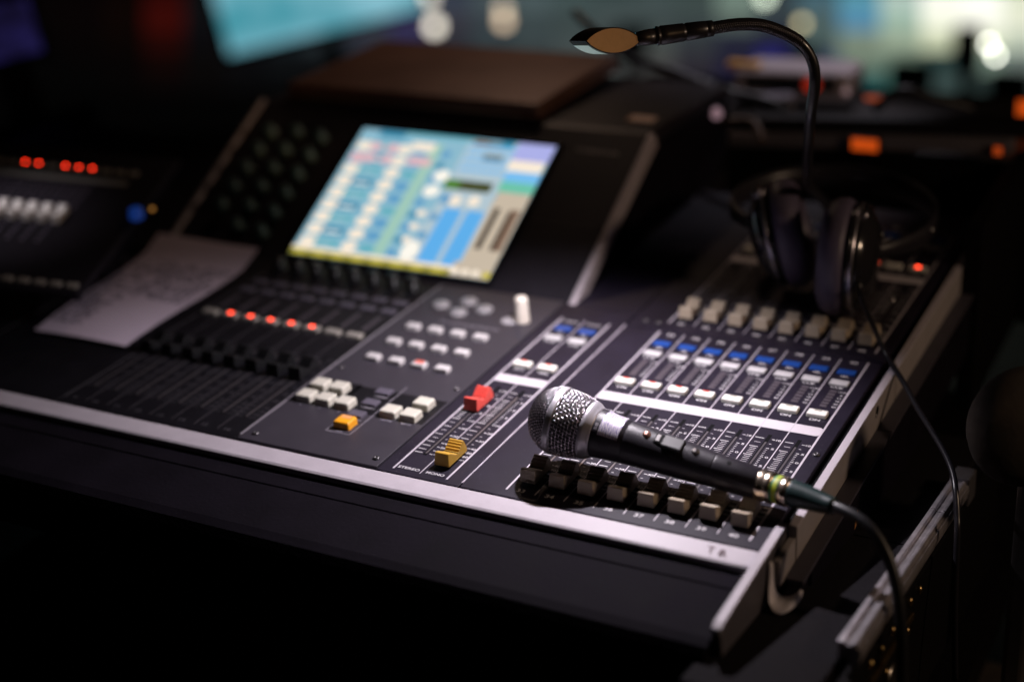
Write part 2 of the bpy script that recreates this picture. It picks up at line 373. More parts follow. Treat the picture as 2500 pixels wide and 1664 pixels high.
# masters ------------------------------------------------------------
for x, wd in ((-102.2, .85), (-77.3, .4), (-52.2, .85)): MB().box(x-wd, x+wd, -3, 313.5, -0.28, -0.19).build('divider_line', line_m, con)
MB().box(-37.9, -36.6, -4, 318, -0.5, 0.5).build('seam_edge', mat('worn_edge', (0.42, 0.38, 0.44), 0.4, vary=0.3), con)
MB().box(-101, -53.3, 168.5, 182.5, -0.2, -0.1).build('writing_strip', scrib_m, con)
for x, nm in ((-89.4, 'STEREO'), (-64.6, 'MONO')):
    channel(x, 0, None, on='red', cap=None, meter=False)
    lettering(nm, x, 0.6 if nm == 'STEREO' else 0.4, 3.5, sx=1.22 if nm == 'STEREO' else 1.12)
    lettering(nm, x, 306, 2.8, sx=1.2)
put_cap('red', -90.0, 120.6, 'red fader cap of the stereo master')
put_cap('yellow', -64.6, 26.6, 'yellow fader cap of the mono master')
# centre bank (dark encoders bank) ------------------------------------
bank_lines(-457.8, 8, 24.9, 0, 315, dimline_m, 0.5, 0.3)
MB().box(-257.6, -255.6, -2, 345, 0.02, 0.6).build('divider_line', mat('worn_line', (0.26, 0.24, 0.27), 0.4), con)
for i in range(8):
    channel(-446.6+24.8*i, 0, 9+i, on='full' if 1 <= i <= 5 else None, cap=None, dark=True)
    o = link('fader_cap', cap_me['black'], con, (-446.6+24.8*i, 117.5+(i % 3)*0.4, 0.2), 0.6, 2)
    mb = MB()
    k = link('encoder_knob', bpy.data.meshes.get('encoder_knob') or MB().lathe((0, 0, 0), (0, 0, 1), [(0, 8.5), (2, 8.5), (2.2, 6.8), (13, 6.2), (14, 5.4)], 20).mesh('encoder_knob', blackcap_m, True), con, (-446.6+24.0*i, 324, 0))
for i in (6, 7):   # unlit pale keys of the two last channels
    pass
# left bank ------------------------------------------------------------
bank_lines(-825, 8, 24.9, 0, 315, dimline_m, 0.5, 0.3)
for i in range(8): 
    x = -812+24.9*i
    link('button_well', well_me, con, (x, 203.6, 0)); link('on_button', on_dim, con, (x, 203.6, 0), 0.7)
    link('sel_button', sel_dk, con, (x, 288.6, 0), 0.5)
# centre plate keys ----------------------------------------------------
key_me = btn_mesh(15, 10.5, 4.2, greybtn_m, 'round_key')
keyw_me = btn_mesh(14, 10, 4.4, mat('white_key', (0.55, 0.53, 0.53), 0.4, vary=0.03), 'cue_key')
for j in range(3):
    for i in range(4):
        b = link('scene_key', keyw_me, con, (-227.2+24.8*i, 239-36.3*j, 1.0), 1.2, 3)
        if (i, j) == (2, 2): link('led_lens', MB().box(-4.4, 4.4, -2.4, 3.2, 0, 0.4).mesh('led_lens', glow('led_pink', (255, 120, 105), 1.0)), b, (0, 0.8, 4.3))
        lettering('\u2013\u2013', -227.2+24.8*i, 230.5-36.3*j, 1.2, mat('grey_ink', (0.3, 0.28, 0.32), 0.6), z=1.0)
MB().box(-212, -146, 262.5, 263.6, 1.02, 1.1).build('label_print', mat('grey_ink', (0.3, 0.28, 0.32), 0.6), con)
tall_me = btn_mesh(16.2, 15.6, 6.6, mat('key_cream', (0.58, 0.56, 0.48), 0.4, vary=0.03), 'square_key')
def tall(x, y, label=None, me=tall_me):
    b = link('square_key', me, con, (x, y, 1.2), 1.5, 3)
    if label: b['label'] = label
    return b
mb = MB(); mb.box(-256, -206, 66, 115, 1.02, 1.15).build('key_field', bank_m, con)
mb = MB(); mb.box(-209, -117, 68, 113, 1.02, 1.15).build('key_field', bank_m, con)
for x, y in ((-240, 97.8), (-220, 97.8), (-239.3, 74.5), (-219.3, 74.5), (-199, 74.5)): tall(x, y)
for x, y in ((-132, 97.5), (-151.5, 74.8), (-131.6, 74.8)): tall(x, y)
ob = tall(-178.5, 43.5, 'orange square key', btn_mesh(16.2, 15.6, 6.6, orange_m, 'square_key'))
link('led_lens', MB().box(-4.8, 4.8, -2.4, 2.6, 0, 0.3).mesh('led_lens', glow('led_peach', (255, 170, 110), 1.0)), ob, (-0.2, 3.2, 6.5))
dk = btn_mesh(15.5, 11, 2.2, darkbtn_m, 'flat_key')
for y in (108.5, 86.5, 63.5):
    link('flat_key', dk, con, (-180, y, 1.2), 0.8)
    lettering('STEREO', -178, y-8.2, 2.4, mat('grey_ink', (0.3, 0.28, 0.32), 0.6), z=1.05)
mb = MB()
for a, b_ in (((-190, 30), (-166, 30)), ((-166, 30), (-166, 125)), ((-190, 30), (-190, 54))):
    x0, y0 = a; x1, y1 = b_; mb.box(min(x0, x1)-0.3, max(x0, x1)+0.3, min(y0, y1)-0.3, max(y0, y1)+0.3, 1.16, 1.25)
mb.build('outline_print', mat('grey_ink', (0.3, 0.28, 0.32), 0.6), con)
for t, x, y in (('1', -239, 63), ('2', -219, 63), ('3', -199, 63), ('CUE', -178.5, 33), ('HOME', -150, 64), ('BACK', -130, 64)): lettering(t, x, y, 2.4, mat('grey_ink', (0.3, 0.28, 0.32), 0.6), z=1.1)
# cursor key cluster and white dial
for x, y, r in ((-229, 296, 0), (-203, 284.5, 0), (-206, 312, 0), (-182, 300, 0)):
    link('cursor_key', bpy.data.meshes.get('cursor_key') or MB().lathe((0, 0, 0), (0, 0, 1), [(-3, 9.6), (2.2, 9.6), (3.6, 8.2), (3.8, 0.5)], 6).mesh('cursor_key', mat('cursor_grey', (0.30, 0.29, 0.30), 0.35), True), con, (x, y, 1.0))
dl = MB().lathe((-133.5, 289, 1.0), (0, 0, 1), [(0, 7.2), (1, 7.2), (22, 6.4), (24.5, 6.2), (26, 5.2), (26.5, 2)], 28).build('data_dial', mat('cream_knob', (0.80, 0.74, 0.64), 0.4), con, smooth=True)
MB().lathe((-146, 287, 1.0), (0, 0, 1), [(0, 9), (0.6, 8.6)], 24).build('dial_plate', mat('pale_plate', (0.35, 0.34, 0.36), 0.4), con)
# screws
scr = MB().lathe((0, 0, 0), (0, 0, 1), [(0, 3.1), (0.8, 3.0), (1.5, 2.2), (1.7, 1.1), (1.0, 0.9), (0.9, 0.1)], 20).mesh('panel_screw', screw_m, True)
for x, y, z in ((-122.3, 3.4, 1.0), (-244, 3, 1.0), (-122, 138, 1.0), (-246, 139, 1.0), (206.8, 138.5, 0), (-22, 332, 0), (-9, 332, 0)):
    link('panel_screw', scr, con, (x, y, z))

# tilted screen section -------------------------------------------------
TH = math.radians(27.7); ct, st = math.cos(TH), math.sin(TH)
def T(x, s, n): return (x, 348+s*ct-n*st, s*st+n*ct)
SL = 236
top = T(0, SL, 0)
prof = [(348, -5.8), (348, 0), (top[1], top[2]), (top[1]+12, top[2]+1), (800, top[2]-10), (800, -40), (702, -40), (702, -5.8)]
MB().prism(prof, -616, -112).build('screen_housing', mat('housing_black', spec=0.2, base=(0.020, 0.018, 0.024), rough=0.45, bump=0.3, bscale=700, vary=0.2, vscale=18), con, bevel=0.8)
for xa, xb in ((-111.6, -103.6), (-624.4, -616.4)):
    MB().box(xa, xb, -3, SL+2, -16, 1.8, t=T).build('screen_rail', rim_m, con, bevel=1.8, seg=3)
rp = [(352, -0.3), (top[1]-2, top[2]-16.5), (790, top[2]-20), (790, -0.3)]
MB().prism(rp, -111.4, -106).build('housing_side', body_m, con)
MB().box(-463, -202, 4, 212, 0.05, 2.2, t=T).build('screen_bezel', mat('bezel_black', (0.008, 0.008, 0.010), 0.25), con, bevel=0.8)
# the picture on the touch screen: flat print of a lit screen
scr_cols = dict(base=(140, 186, 205), teal=(100, 175, 190), blue=(90, 155, 198), cream=(250, 235, 215), pink=(228, 182, 188), olive=(150, 140, 25), yellow=(205, 190, 60), ltgreen=(160, 200, 185),
                green=(80, 130, 50), dkolive=(70, 75, 40), sky=(95, 175, 235), grey=(178, 198, 208), beige=(200, 185, 165), dkbar=(60, 50, 42), brown=(130, 105, 88), lav=(172, 176, 232), seag=(110, 195, 170), white=(255, 250, 238), dgrey=(110, 135, 150), deep=(60, 140, 172), skyb=(120, 190, 240))
smats = {k: glow('screen_'+k, v, 1.0) for k, v in scr_cols.items()}; order = list(smats)
mb = MB(); SX0, SX1, SS0, SS1 = -456.6, -208.0, 11.0, 204.8
lay = [0]
def R(k, u0, u1, v0, v1):
    lay[0] += 1; n = 2.25+0.004*lay[0]; mb.mi = order.index(k)
    a = [T(SX0+(SX1-SX0)*u, SS0+(SS1-SS0)*v, n) for u, v in ((u0, v0), (u1, v0), (u1, v1), (u0, v1))]
    mb.quad(*a)
def blob(k, u, v, ru, rv):
    lay[0] += 1; n = 2.25+0.004*lay[0]; mb.mi = order.index(k)
    mb.add([T(SX0+(SX1-SX0)*(u+ru*math.cos(a*math.pi/6)), SS0+(SS1-SS0)*(v+rv*math.sin(a*math.pi/6)), n) for a in range(12)], [tuple(range(12))])
R('base', 0, 1, 0, 1)
R('ltgreen', .40, .46, .07, .93)
for i in range(9):
    v = .10+i*.095
    R('teal' if i % 2 == 0 else 'deep', .095, .215, v-.03, v+.035); R('blue', .33, .395, v-.028, v+.03) if i % 3 else R('teal', .33, .40, v-.028, v+.03)
    R('cream' if i != 7 else 'pink', .02, .095, v-.036, v+.036); blob('cream', .275, v, .040, .040)
    R('deep' if i % 2 else 'blue', .47, .515, v-.026, v+.022); R('ltgreen', .40, .45, v-.02, v+.02)
for i in range(9): R('white' if i % 2 else 'grey', .115, .19, .085+i*.095, .098+i*.095)
for u, v in ((.12, .86), (.12, .77), (.21, .77), (.21, .86)): blob('pink', u, v, .035, .034)
R('pink', .32, .44, .75, .81); R('cream', .30, .42, .86, .93)
blob('white', .53, .69, .040, .048); blob('white', .52, .57, .042, .045)
for v in (.2, .3, .4): R('grey', .52, .58, v-.03, v+.03); blob('cream', .53, v, .022, .025)
R('grey', .575, .83, .52, .98)
for v in (.94, .88, .82, .76): R('skyb', .59, .82, v-.012, v+.012)
R('dgrey', .68, .78, .84, .89); R('brown', .60, .68, .955, .985); R('dgrey', .68, .74, .95, .98)
R('deep', 0.10, 0.24, .94, .995); R('teal', .24, .60, .975, 1); R('deep', .74, .80, .95, 1)
R('dkolive', .565, .80, .60, .675); R('green', .565, .64, .603, .672)
R('grey', .58, .84, .05, .56)
R('sky', .63, .72, .05, .46); R('sky', .745, .83, .05, .46); blob('cream', .66, .52, .03, .04); blob('cream', .75, .53, .03, .04); R('blue', .585, .63, .49, .56); R('blue', .58, .62, .36, .41); R('blue', .575, .615, .22, .27)
blob('white', .575, .125, .042, .075)
R('lav', .82, 1, .86, 1); R('cream', .82, .99, .78, .865); R('skyb', .83, 1, .70, .78); R('seag', .83, 1, .62, .70)
R('beige', .84, 1, .04, .62); R('dkbar', .865, .893, .2, .50); R('brown', .94, .99, .2, .50); R('dkbar', .935, .955, .2, .48)
R('beige', .81, 1, .0, .10); R('cream', .0, .82, .035, .062); R('olive', 0, .81, 0, .038)
for i in range(8): R('yellow', .02+i*.1, .08+i*.1, .004, .03)
for u in (.83, .88, .93): blob('cream', u, .035, .02, .022)
R('yellow', .965, 1, .01, .05)
mb.build('screen_picture', [smats[k] for k in order], con)
# encoder field at the left of the screen
kn = MB().lathe((0, 0, 0), (0, -st, ct), [(0, 8.2), (2, 8.2), (2.2, 6.8), (12, 6.2), (13, 5.2)], 18).mesh('encoder_knob', mat('encoder_screen_tint', (0.06, 0.12, 0.125), 0.4), True)  # teal light of the screen put into the knob colour
for i, x in enumerate((-576, -540, -504)):
    for j in range(6):
        if i == 0 and j < 1: continue
        link('encoder_knob', kn, con, T(x, 32+j*30+(i % 2)*4, 0))
mb = MB(); text(mb, 'YAMAHA', -160, 205, 5.5, 0.3, sx=1.7, t=T); mb.build('maker_lettering', mat('silver_ink', (0.42, 0.40, 0.42), 0.5), con)
mb = MB(); mb.box(-196, -114, 98, 98.8, 0.05, 0.3, t=T); mb.build('panel_groove', dimline_m, con)
MB().lathe(T(-107.5, 74, 1.8), (0, -st, ct), [(0, 1.9), (0.9, 1.4), (1.2, 0.3)], 14).build('rail_screw', chrome_m, con, smooth=True)
MB().lathe(T(-107.5, 66, 1.8), (0, -st, ct), [(0, 1.9), (0.9, 1.4), (1.2, 0.3)], 14).build('rail_screw', chrome_m, con, smooth=True)

# ================================================================== SMALL MIXER AT THE LEFT
_u = Vector((0.91009, 0.41004, -0.06001)); _v = Vector((-0.39147, 0.89816, 0.20014)); _w = Vector((0.13596, -0.15865, 0.97793))
_u2 = (_u*0.9885-_v*0.151).normalized(); _v2 = (_u*0.151+_v*0.9885).normalized()
sm = empty('small_mixer', (-690, 235, 75)); tag(sm, 'small dark mixer with pale faders and red lit keys at the far left', 'small mixer')
sm.matrix_world = Matrix.Translation(Vector((-690, 235, 75))*K) @ Matrix((_u2, _v2, _w)).transposed().to_4x4()
MB().box(-290, 112, -147, 128, -9, 0).build('body', mat('mixer_black', spec=0.1, base=(0.012, 0.010, 0.015), rough=0.7, bump=0.3), sm, bevel=3)
MB().box(-280, 96, -60, 120, -44, -9.5).build('base_box', body_m, sm, bevel=2)
lil = mat('lilac_print', (0.20, 0.17, 0.24), 0.6)
wcap = MB().prism([(-13, 0.5), (-12, 10), (-9, 11), (-2, 7), (2, 7), (9, 11), (12, 10), (13, 0.5)], -4.8, 4.8).mesh('fader_cap', mat('white_cap', (0.85, 0.80, 0.78), 0.4))
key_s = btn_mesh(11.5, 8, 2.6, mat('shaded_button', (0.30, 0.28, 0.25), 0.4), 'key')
dot = MB().lathe((0, 0, 0), (0, 0, 1), [(0, 1.5), (0.5, 1.3)], 12).mesh('led_lens', glow('led_far', (255, 48, 20), 11))
for i in range(-13, 7):
    x = 30.6-17*3+17*i-17*0
    if x > 36: continue
    link('fader_cap', wcap, sm, (x, -14.5, 0), 0.5)
    MB().box(x-0.9, x+0.9, -68, 52, 0.02, 0.12).build('fader_slot', slot_m, sm)
    for j in range(7):
        MB().box(x-6.8, x-2, 4+j*7.5, 5.4+j*7.5, 0.05, 0.15).build('scale_print', lil, sm); MB().box(x+2, x+6.8, 4+j*7.5, 5.4+j*7.5, 0.05, 0.15).build('scale_print', lil, sm)
        if j < 5: MB().box(x-6.8, x-2, -62+j*7.5, -60.6+j*7.5, 0.05, 0.15).build('scale_print', lil, sm)
for i in range(-12, 8):
    x = -42.4+16.3*(i+1)-16.3*0
    if x > 80: continue
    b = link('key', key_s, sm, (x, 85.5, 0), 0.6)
    k = round((x+58.7)/16.3)
    if k in (0, 1, 3, 4, 5): link('led_lens', dot, b, (0, 0.4, 2.6))
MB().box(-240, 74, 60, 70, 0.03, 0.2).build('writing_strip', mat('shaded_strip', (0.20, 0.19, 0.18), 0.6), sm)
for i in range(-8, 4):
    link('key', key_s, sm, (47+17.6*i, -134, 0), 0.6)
MB().lathe((111.5, 1.5, 0), (0, 0, 1), [(0, 8), (10, 7), (11, 5)], 20).build('blue_lit_knob', glow('led_blue', (40, 90, 200), 0.2), sm, smooth=True)
MB().lathe((122, 19, 0), (0, 0, 1), [(0, 2.2), (2, 2.2), (3, 1.2)], 12).build('amber_led', glow('led_amber', (190, 130, 60), 0.8), sm, smooth=True)

# ================================================================== MICROPHONE
MO = Vector((28, 50, 40)); mic = empty('microphone', (28, 50, 40))
tag(mic, 'black handheld vocal microphone with steel mesh head lying across the fader caps', 'microphone')
O = Vector((29.5, 47.0, 42.0)); E2 = Vector((191.8, 46.5, 19.8)); D_ = (E2-O).normalized(); LEN = (E2-O).length
# local frame: axis D_, 'front' of the handle (switch side) turned towards the camera and up
tocam = (CAM-O).normalized(); F_ = (tocam*0.72+Vector((0, 0.25, 0.8))).normalized(); F_ = (F_-D_*F_.dot(D_)).normalized(); S_ = D_.cross(F_)
def ML(t, a, b): return O+D_*t+F_*a+S_*b-MO       # coordinates relative to the empty
def mlathe(mbx, prof, n=48, mi=None):
    P = []; F = []
    for t, r in prof:
        for i in range(n):
            an = 2*math.pi*i/n; P.append(ML(t, r*math.cos(an), r*math.sin(an)))
    for k in range(len(prof)-1):
        for i in range(n): j = (i+1) % n; F.append((k*n+i, k*n+j, (k+1)*n+j, (k+1)*n+i))
    F.append(tuple(range(n))[::-1]); F.append(tuple(range((len(prof)-1)*n, len(prof)*n)))
    mbx.add(P, F, mi)
RB = 26.6
wire_m = mat('grille_wire', (0.62, 0.57, 0.62), 0.25, metal=1.0, spec=0.6)
bandm = mat('satin_steel', (0.50, 0.48, 0.52), 0.42, metal=0.6, spec=0.6, vary=0.06)
handm = mat('handle_black', (0.020, 0.017, 0.024), 0.42, spec=0.45, bump=0.35, bscale=1500, vary=0.12)
# grille shape r(t): t<0 is the dome
def rear_r(t): return RB*math.sqrt(max(0, 1-(t/42.0)**2)) if t > 0 else RB
PITCH = 2.75; WR = 0.38; AMP = 0.55
def dome(phi, psi, rr):          # phi from the axis (0 at the tip), psi around
    # slightly flattened dome
    x = -math.cos(phi)*rr*0.90; r = math.sin(phi)*rr
    return ML(x-3.4, r*math.cos(psi), r*math.sin(psi))
gr = MB()
# front dome: woven square cloth laid over the dome (arc-length mapping)
A = RB*math.pi/2; ncell = int(A/PITCH)
for fam in (0, 1):
    for i in range(-ncell, ncell+1):
        a = i*PITCH; seg = []
        half = math.sqrt(max(0, A*A-a*a))
        if half < 1.5: continue
        ns = int(half/(PITCH/2))
        for k in range(-ns, ns+1):
            b = k*PITCH/2
            u, v = (a, b) if fam == 0 else (b, a)
            d = math.hypot(u, v); phi = d/RB
            if phi > math.pi/2: continue
            psi = math.atan2(v, u)+0.5
            # at crossings (k even) go over or under
            off = 0
            if k % 2 == 0: off = AMP*(1 if ((i+k//2) % 2 == 0) else -1)*(1 if fam == 0 else -1)
            seg.append(dome(phi, psi, RB+off))
        if len(seg) > 2: gr.tube(seg, WR, 5)
# rear cone: rings and meridians
NM = 59; t0, t1 = 0.0, 22.5; NR = int((t1-t0)/PITCH)
for m_ in range(NM):
    seg = []
    for k in range(2*NR+1):
        t = t0+k*PITCH/2; off = 0
        if k % 2 == 0: off = AMP*(1 if ((m_+k//2) % 2 == 0) else -1)
        r = rear_r(t)+off; an = 2*math.pi*m_/NM+0.06*k/4
        seg.append(ML(t, r*math.cos(an), r*math.sin(an)))
    gr.tube(seg, WR, 5)
for k in range(NR+1):
    t = t0+k*PITCH; seg = []
    for m_ in range(2*NM):
        off = 0
        if m_ % 2 == 0: off = -AMP*(1 if ((m_//2+k) % 2 == 0) else -1)
        r = rear_r(t)+off; an = 2*math.pi*m_/(2*NM)+0.06*k/2
        seg.append(ML(t, r*math.cos(an), r*math.sin(an)))
    gr.tube(seg, WR, 5, closed=True)
gr.build('grille', wire_m, mic, smooth=True)
# foam liner inside
mb = MB(); prof = [(-2-RB*0.93*math.cos(a*math.pi/24)*0.95+0.0, max(0.1, (RB-1.9)*math.sin(a*math.pi/24))) for a in range(13)]+[(t, rear_r(t)-1.9) for t in (3, 8, 13, 18, 23)]
mlathe(mb, prof, 32); mb.build('foam_liner', mat('grille_foam', (0.012, 0.010, 0.012), 0.9), mic, smooth=True)
mb = MB(); mlathe(mb, [(-5.6, RB-0.6), (-5.6, RB+0.5), (-5.2, RB+0.9), (-1.2, RB+0.9), (-0.8, RB+0.5), (-0.8, RB-0.6)], 72); mb.build('band', bandm, mic, bevel=0, smooth=False)
mic.children[-1].data.polygons.foreach_set('use_smooth', [len(p.vertices) == 4 for p in mic.children[-1].data.polygons])
mb = MB(); mlathe(mb, [(21.0, 21.8), (21.6, 23.2), (22.6, 23.6), (25, 22.9), (27.4, 21.2), (29, 20.2), (30.2, 19.8), (30.6, 18)], 64); mb.build('collar', bandm, mic, smooth=True)
# handle
prof = [(29.5, 19.0), (30.5, 19.4), (40, 18.6), (41.0, 18.2), (55, 17.3), (55.5, 16.7), (56.2, 16.7), (56.8, 17.1), (57.6, 17.1), (60, 17.0), (100, 14.9), (126.4, 13.53), (126.9, 13.5), (127.2, 13.15), (127.6, 13.15), (127.9, 13.42), (128.5, 13.4), (LEN-9, 12.5), (LEN-8, 12.1), (LEN-1, 12.0), (LEN, 11.4)]
mb = MB(); mlathe(mb, prof, 64); mb.build('handle', handm, mic, smooth=True)
def hr(t):
    for (a, ra), (b, rb) in zip(prof, prof[1:]):
        if a <= t <= b: return ra+(rb-ra)*(t-a)/(b-a)
    return 12
def patch(name, t0, t1, a0, a1, off, mt, nt_=10, na=16, th=0):
    mb = MB(); P = []; F = []
    for i in range(nt_+1):
        t = t0+(t1-t0)*i/nt_
        for j in range(na+1):
            an = a0+(a1-a0)*j/na; r = hr(t)+off; P.append(ML(t, r*math.cos(an), r*math.sin(an)))
    for i in range(nt_):
        for j in range(na): q = i*(na+1)+j; F.append((q, q+1, q+na+2, q+na+1))
    mb.add(P, F); return mb.build(name, mt, mic, smooth=True)
# iridescent label with illegible print
M = mat('label_foil', (0.72, 0.66, 0.78), 0.28, metal=0.35, vary=0.02)
nt = M.node_tree; N = nt.nodes; L = nt.links; b = N['Principled BSDF']
tc = N.new('ShaderNodeTexCoord'); wv = N.new('ShaderNodeTexWave'); wv.inputs['Scale'].default_value = 190; wv.inputs['Distortion'].default_value = 7; wv.inputs['Detail'].default_value = 3; wv.inputs['Detail Scale'].default_value = 2.0
L.new(tc.outputs['Object'], wv.inputs['Vector']); cr = N.new('ShaderNodeValToRGB')
cr.color_ramp.elements[0].color = (0.30, 0.26, 0.55, 1); cr.color_ramp.elements[1].color = (0.85, 0.80, 0.86, 1); cr.color_ramp.elements[0].position = 0.12; cr.color_ramp.elements[1].position = 0.45
L.new(wv.outputs[0], cr.inputs[0]); L.new(cr.outputs[0], b.inputs['Base Color'])
patch('label_sticker', 35.8, 52.0, math.radians(-42), math.radians(46), 0.18, M)
mb = MB(); V, F, hh = glyphs('58')
k = 4.4/glyphs('0')[2]; P = []
for vx, vy in V:
    an = math.radians(28)+(-vx*k)/19.0; t = 33.2-vy*k*0.55+0.0
    P.append(ML(t, (hr(t)+0.12)*math.cos(an), (hr(t)+0.12)*math.sin(an)))
mb.add(P, F); mb.build('model_lettering', mat('grey_mic_print', (0.35, 0.33, 0.36), 0.5), mic)
def mscrew(t, an, r, mt):
    n = (F_*math.cos(an)+S_*math.sin(an)); c = O+D_*t+n*(hr(t)-0.9)-MO
    o = MB().lathe(c, n, [(0, r), (1.1, r), (1.9, r*0.8), (2.2, r*0.4), (2.25, 0.05)], 24).build('handle_screw', mt, mic, smooth=True)
    mb = MB()
    a = D_; b_ = n.cross(a); 
    for u, v in ((a, b_), (b_, a)):
        q = [c+n*2.28+u*sx_*r*0.62+v*sy_*0.32 for sx_, sy_ in ((-1, -1), (1, -1), (1, 1), (-1, 1))]; mb.quad(*q)
    mb.build('screw_cross', slot_m, o)
    return o
SA = math.radians(2)
mscrew(72, SA, 3.3, mat('copper_screw', (0.55, 0.30, 0.24), 0.3, metal=0.9, vary=0.1))
mscrew(112, SA, 3.0, mat('dark_screw', (0.22, 0.20, 0.19), 0.3, metal=0.9, vary=0.1))
# switch: recess, slider and guard plate
def mbox(name, t0, t1, b0, b1, a0, a1, mt, bev=0.5):
    n = F_*math.cos(SA)+S_*math.sin(SA); sd = D_.cross(n); mb = MB()
    def tt(x, y, z): return O+D_*x+sd*y+n*z-MO
    mb.box(t0, t1, b0, b1, a0, a1, t=tt); return mb.build(name, mt, mic, bevel=bev)
mbox('switch_recess', 79, 85.5, -4.4, 4.4, 10, hr(82)+0.35, slot_m, 0.1)
mbox('switch_button', 80, 83.2, -3.4, 3.4, 10, hr(82)+0.9, mat('switch_steel', (0.22, 0.20, 0.20), 0.5), 0.3)
mbox('switch_guard', 85.3, 102, -6.0, 6.0, 9, hr(92)+1.2, mat('guard_black', (0.008, 0.007, 0.009), 0.5), 1.1)
n = F_*math.cos(SA)+S_*math.sin(SA); c = O+D_*139+n*(hr(139)-0.5)-MO
MB().lathe(c, n, [(0, 1.9), (0.55, 1.9)], 18).build('locking_hole', slot_m, mic)

# ================================================================== MICROPHONE CABLE
cab = empty('microphone_cable', tuple(E2))
tag(cab, 'black microphone cable with metal plug and green and yellow tape, running off the console edge', 'cable')
def CL(p): return Vector(p)-E2
Dc = (Vector((239, 38, 21))-E2).normalized(); 
goldm = mat('worn_nickel', (0.80, 0.66, 0.52), 0.25, metal=1.0, bump=0.3, bscale=300, vary=0.1)
def crod(name, prof, mt, n=40): return MB().lathe(Dc*0.0, Dc, prof, n).build(name, mt, cab, smooth=True)
crod('plug_shell', [(-3, 10.6), (-2, 11.4), (0.5, 12.0), (6, 12.0), (7, 11.6), (8, 11.9), (11.5, 11.9), (12.5, 11.0)], goldm)
crod('plug_collar', [(18.4, 9.8), (19.0, 11.0), (25, 11.0), (26, 10.2)], goldm)
mb = MB(); mb.lathe((0, 0, 0), Dc, [(12, 10.4), (14.6, 10.5)], 32, 0); mb.lathe((0, 0, 0), Dc, [(14.5, 10.7), (18.0, 10.7)], 32, 1); mb.lathe((0, 0, 0), Dc, [(17.9, 10.4), (19, 10.4)], 32, 0)
mb.build('colour_tape', [mat('green_tape', (0.02, 0.25, 0.12), 0.45), mat('yellow_tape', (0.42, 0.50, 0.03), 0.45)], cab, smooth=False)
cpts = [(241, 36.5, 21), (251, 32.5, 22.5), (261, 28, 23.5), (272, 23.5, 22.8), (282, 19, 19.5), (291.5, 14, 12), (300, 8, 2), (307, 1, -11), (312, -6, -26), (316.5, -13, -48), (320, -21, -76), (324, -30, -102), (328, -39, -129), (333, -52, -165), (338, -60, -220)]
def smooth_pts(pts, k=5):
    pts = [Vector(p) for p in pts]; out = []
    for i in range(len(pts)-1):
        p0, p1, p2, p3 = pts[max(i-1, 0)], pts[i], pts[i+1], pts[min(i+2, len(pts)-1)]
        for j in range(k):
            t = j/k; out.append(0.5*((2*p1)+(-p0+p2)*t+(2*p0-5*p1+4*p2-p3)*t*t+(-p0+3*p1-3*p2+p3)*t**3))
    out.append(pts[-1]); return out
bp = smooth_pts([tuple(E2+Dc*26), tuple(E2+Dc*38), (243, 35.8, 21.2), (253, 31.7, 22.8)], 5)
MB().tube([CL(p) for p in bp], [10.4-4.6*(i/(len(bp)-1))**1.3 for i in range(len(bp))], 24).build('strain_relief', mat('teal_black_boot', (0.010, 0.030, 0.030), 0.4, vary=0.1), cab, smooth=True)
MB().tube([CL(p) for p in smooth_pts(cpts, 6)], 4.3, 16).build('cord', mat('cable_black', (0.012, 0.012, 0.014), 0.42, bump=0.2, bscale=500), cab, smooth=True)

# ================================================================== GOOSENECK LAMP
gl = empty('gooseneck_lamp', (86, 487, 0))
tag(gl, 'black gooseneck desk lamp arching over the console with an almond shaped hood', 'lamp')
GO = Vector((86, 487, 0))
npts = [(86, 600, -2), (84, 590, 20), (90, 540, 60), (99, 480, 92), (110, 415, 126), (129, 352, 177), (143, 312, 223), (149.5, 300, 252), (150, 297, 268), (146, 294.5, 281), (139, 290, 291.5), (127, 283, 300.5), (112, 274, 307.5), (96, 262.5, 310), (79, 248, 309.4)]
lampm = mat('lamp_black', (0.022, 0.020, 0.024), 0.35, coat=0.3)
P = smooth_pts(npts, 8)
neckm = mat('neck_braid', (0.018, 0.017, 0.019), 0.32, coat=0.2)
mb = MB(); mb.tube([p-GO for p in P], [4.7]*len(P), 18); mb.build('neck', neckm, gl, smooth=True)
# braid: two counter-wound wire families over the last part of the neck
braid = MB()
tail = P[-34:]
fine = []
for i in range(len(tail)-1):
    for k in range(6): fine.append(tail[i].lerp(tail[i+1], k/6))
frames = []; prev = Vector((0, 0, 1))
for i in range(len(fine)):
    tg = (fine[min(i+1, len(fine)-1)]-fine[max(i-1, 0)]).normalized(); prev = (prev-tg*prev.dot(tg)).normalized(); frames.append((prev.copy(), tg.cross(prev)))
acc = [0]
for i in range(1, len(fine)): acc.append(acc[-1]+(fine[i]-fine[i-1]).length)
for fam in (1, -1):
    for w_ in range(8):
        seg = []
        for i, p in enumerate(fine):
            an = fam*acc[i]/15*2*math.pi+2*math.pi*w_/8; a, b_ = frames[i]
            seg.append(p-GO+(a*math.cos(an)+b_*math.sin(an))*(4.75+0.12*fam))
        braid.tube(seg, 0.42, 4)
braid.build('braid', mat('braid_wire', (0.12, 0.11, 0.12), 0.3, metal=0.6), gl, smooth=True)
tip = Vector((79, 248, 309.4)); HEADEND = Vector((27, 208, 307.2)); dn = (HEADEND-tip).normalized()
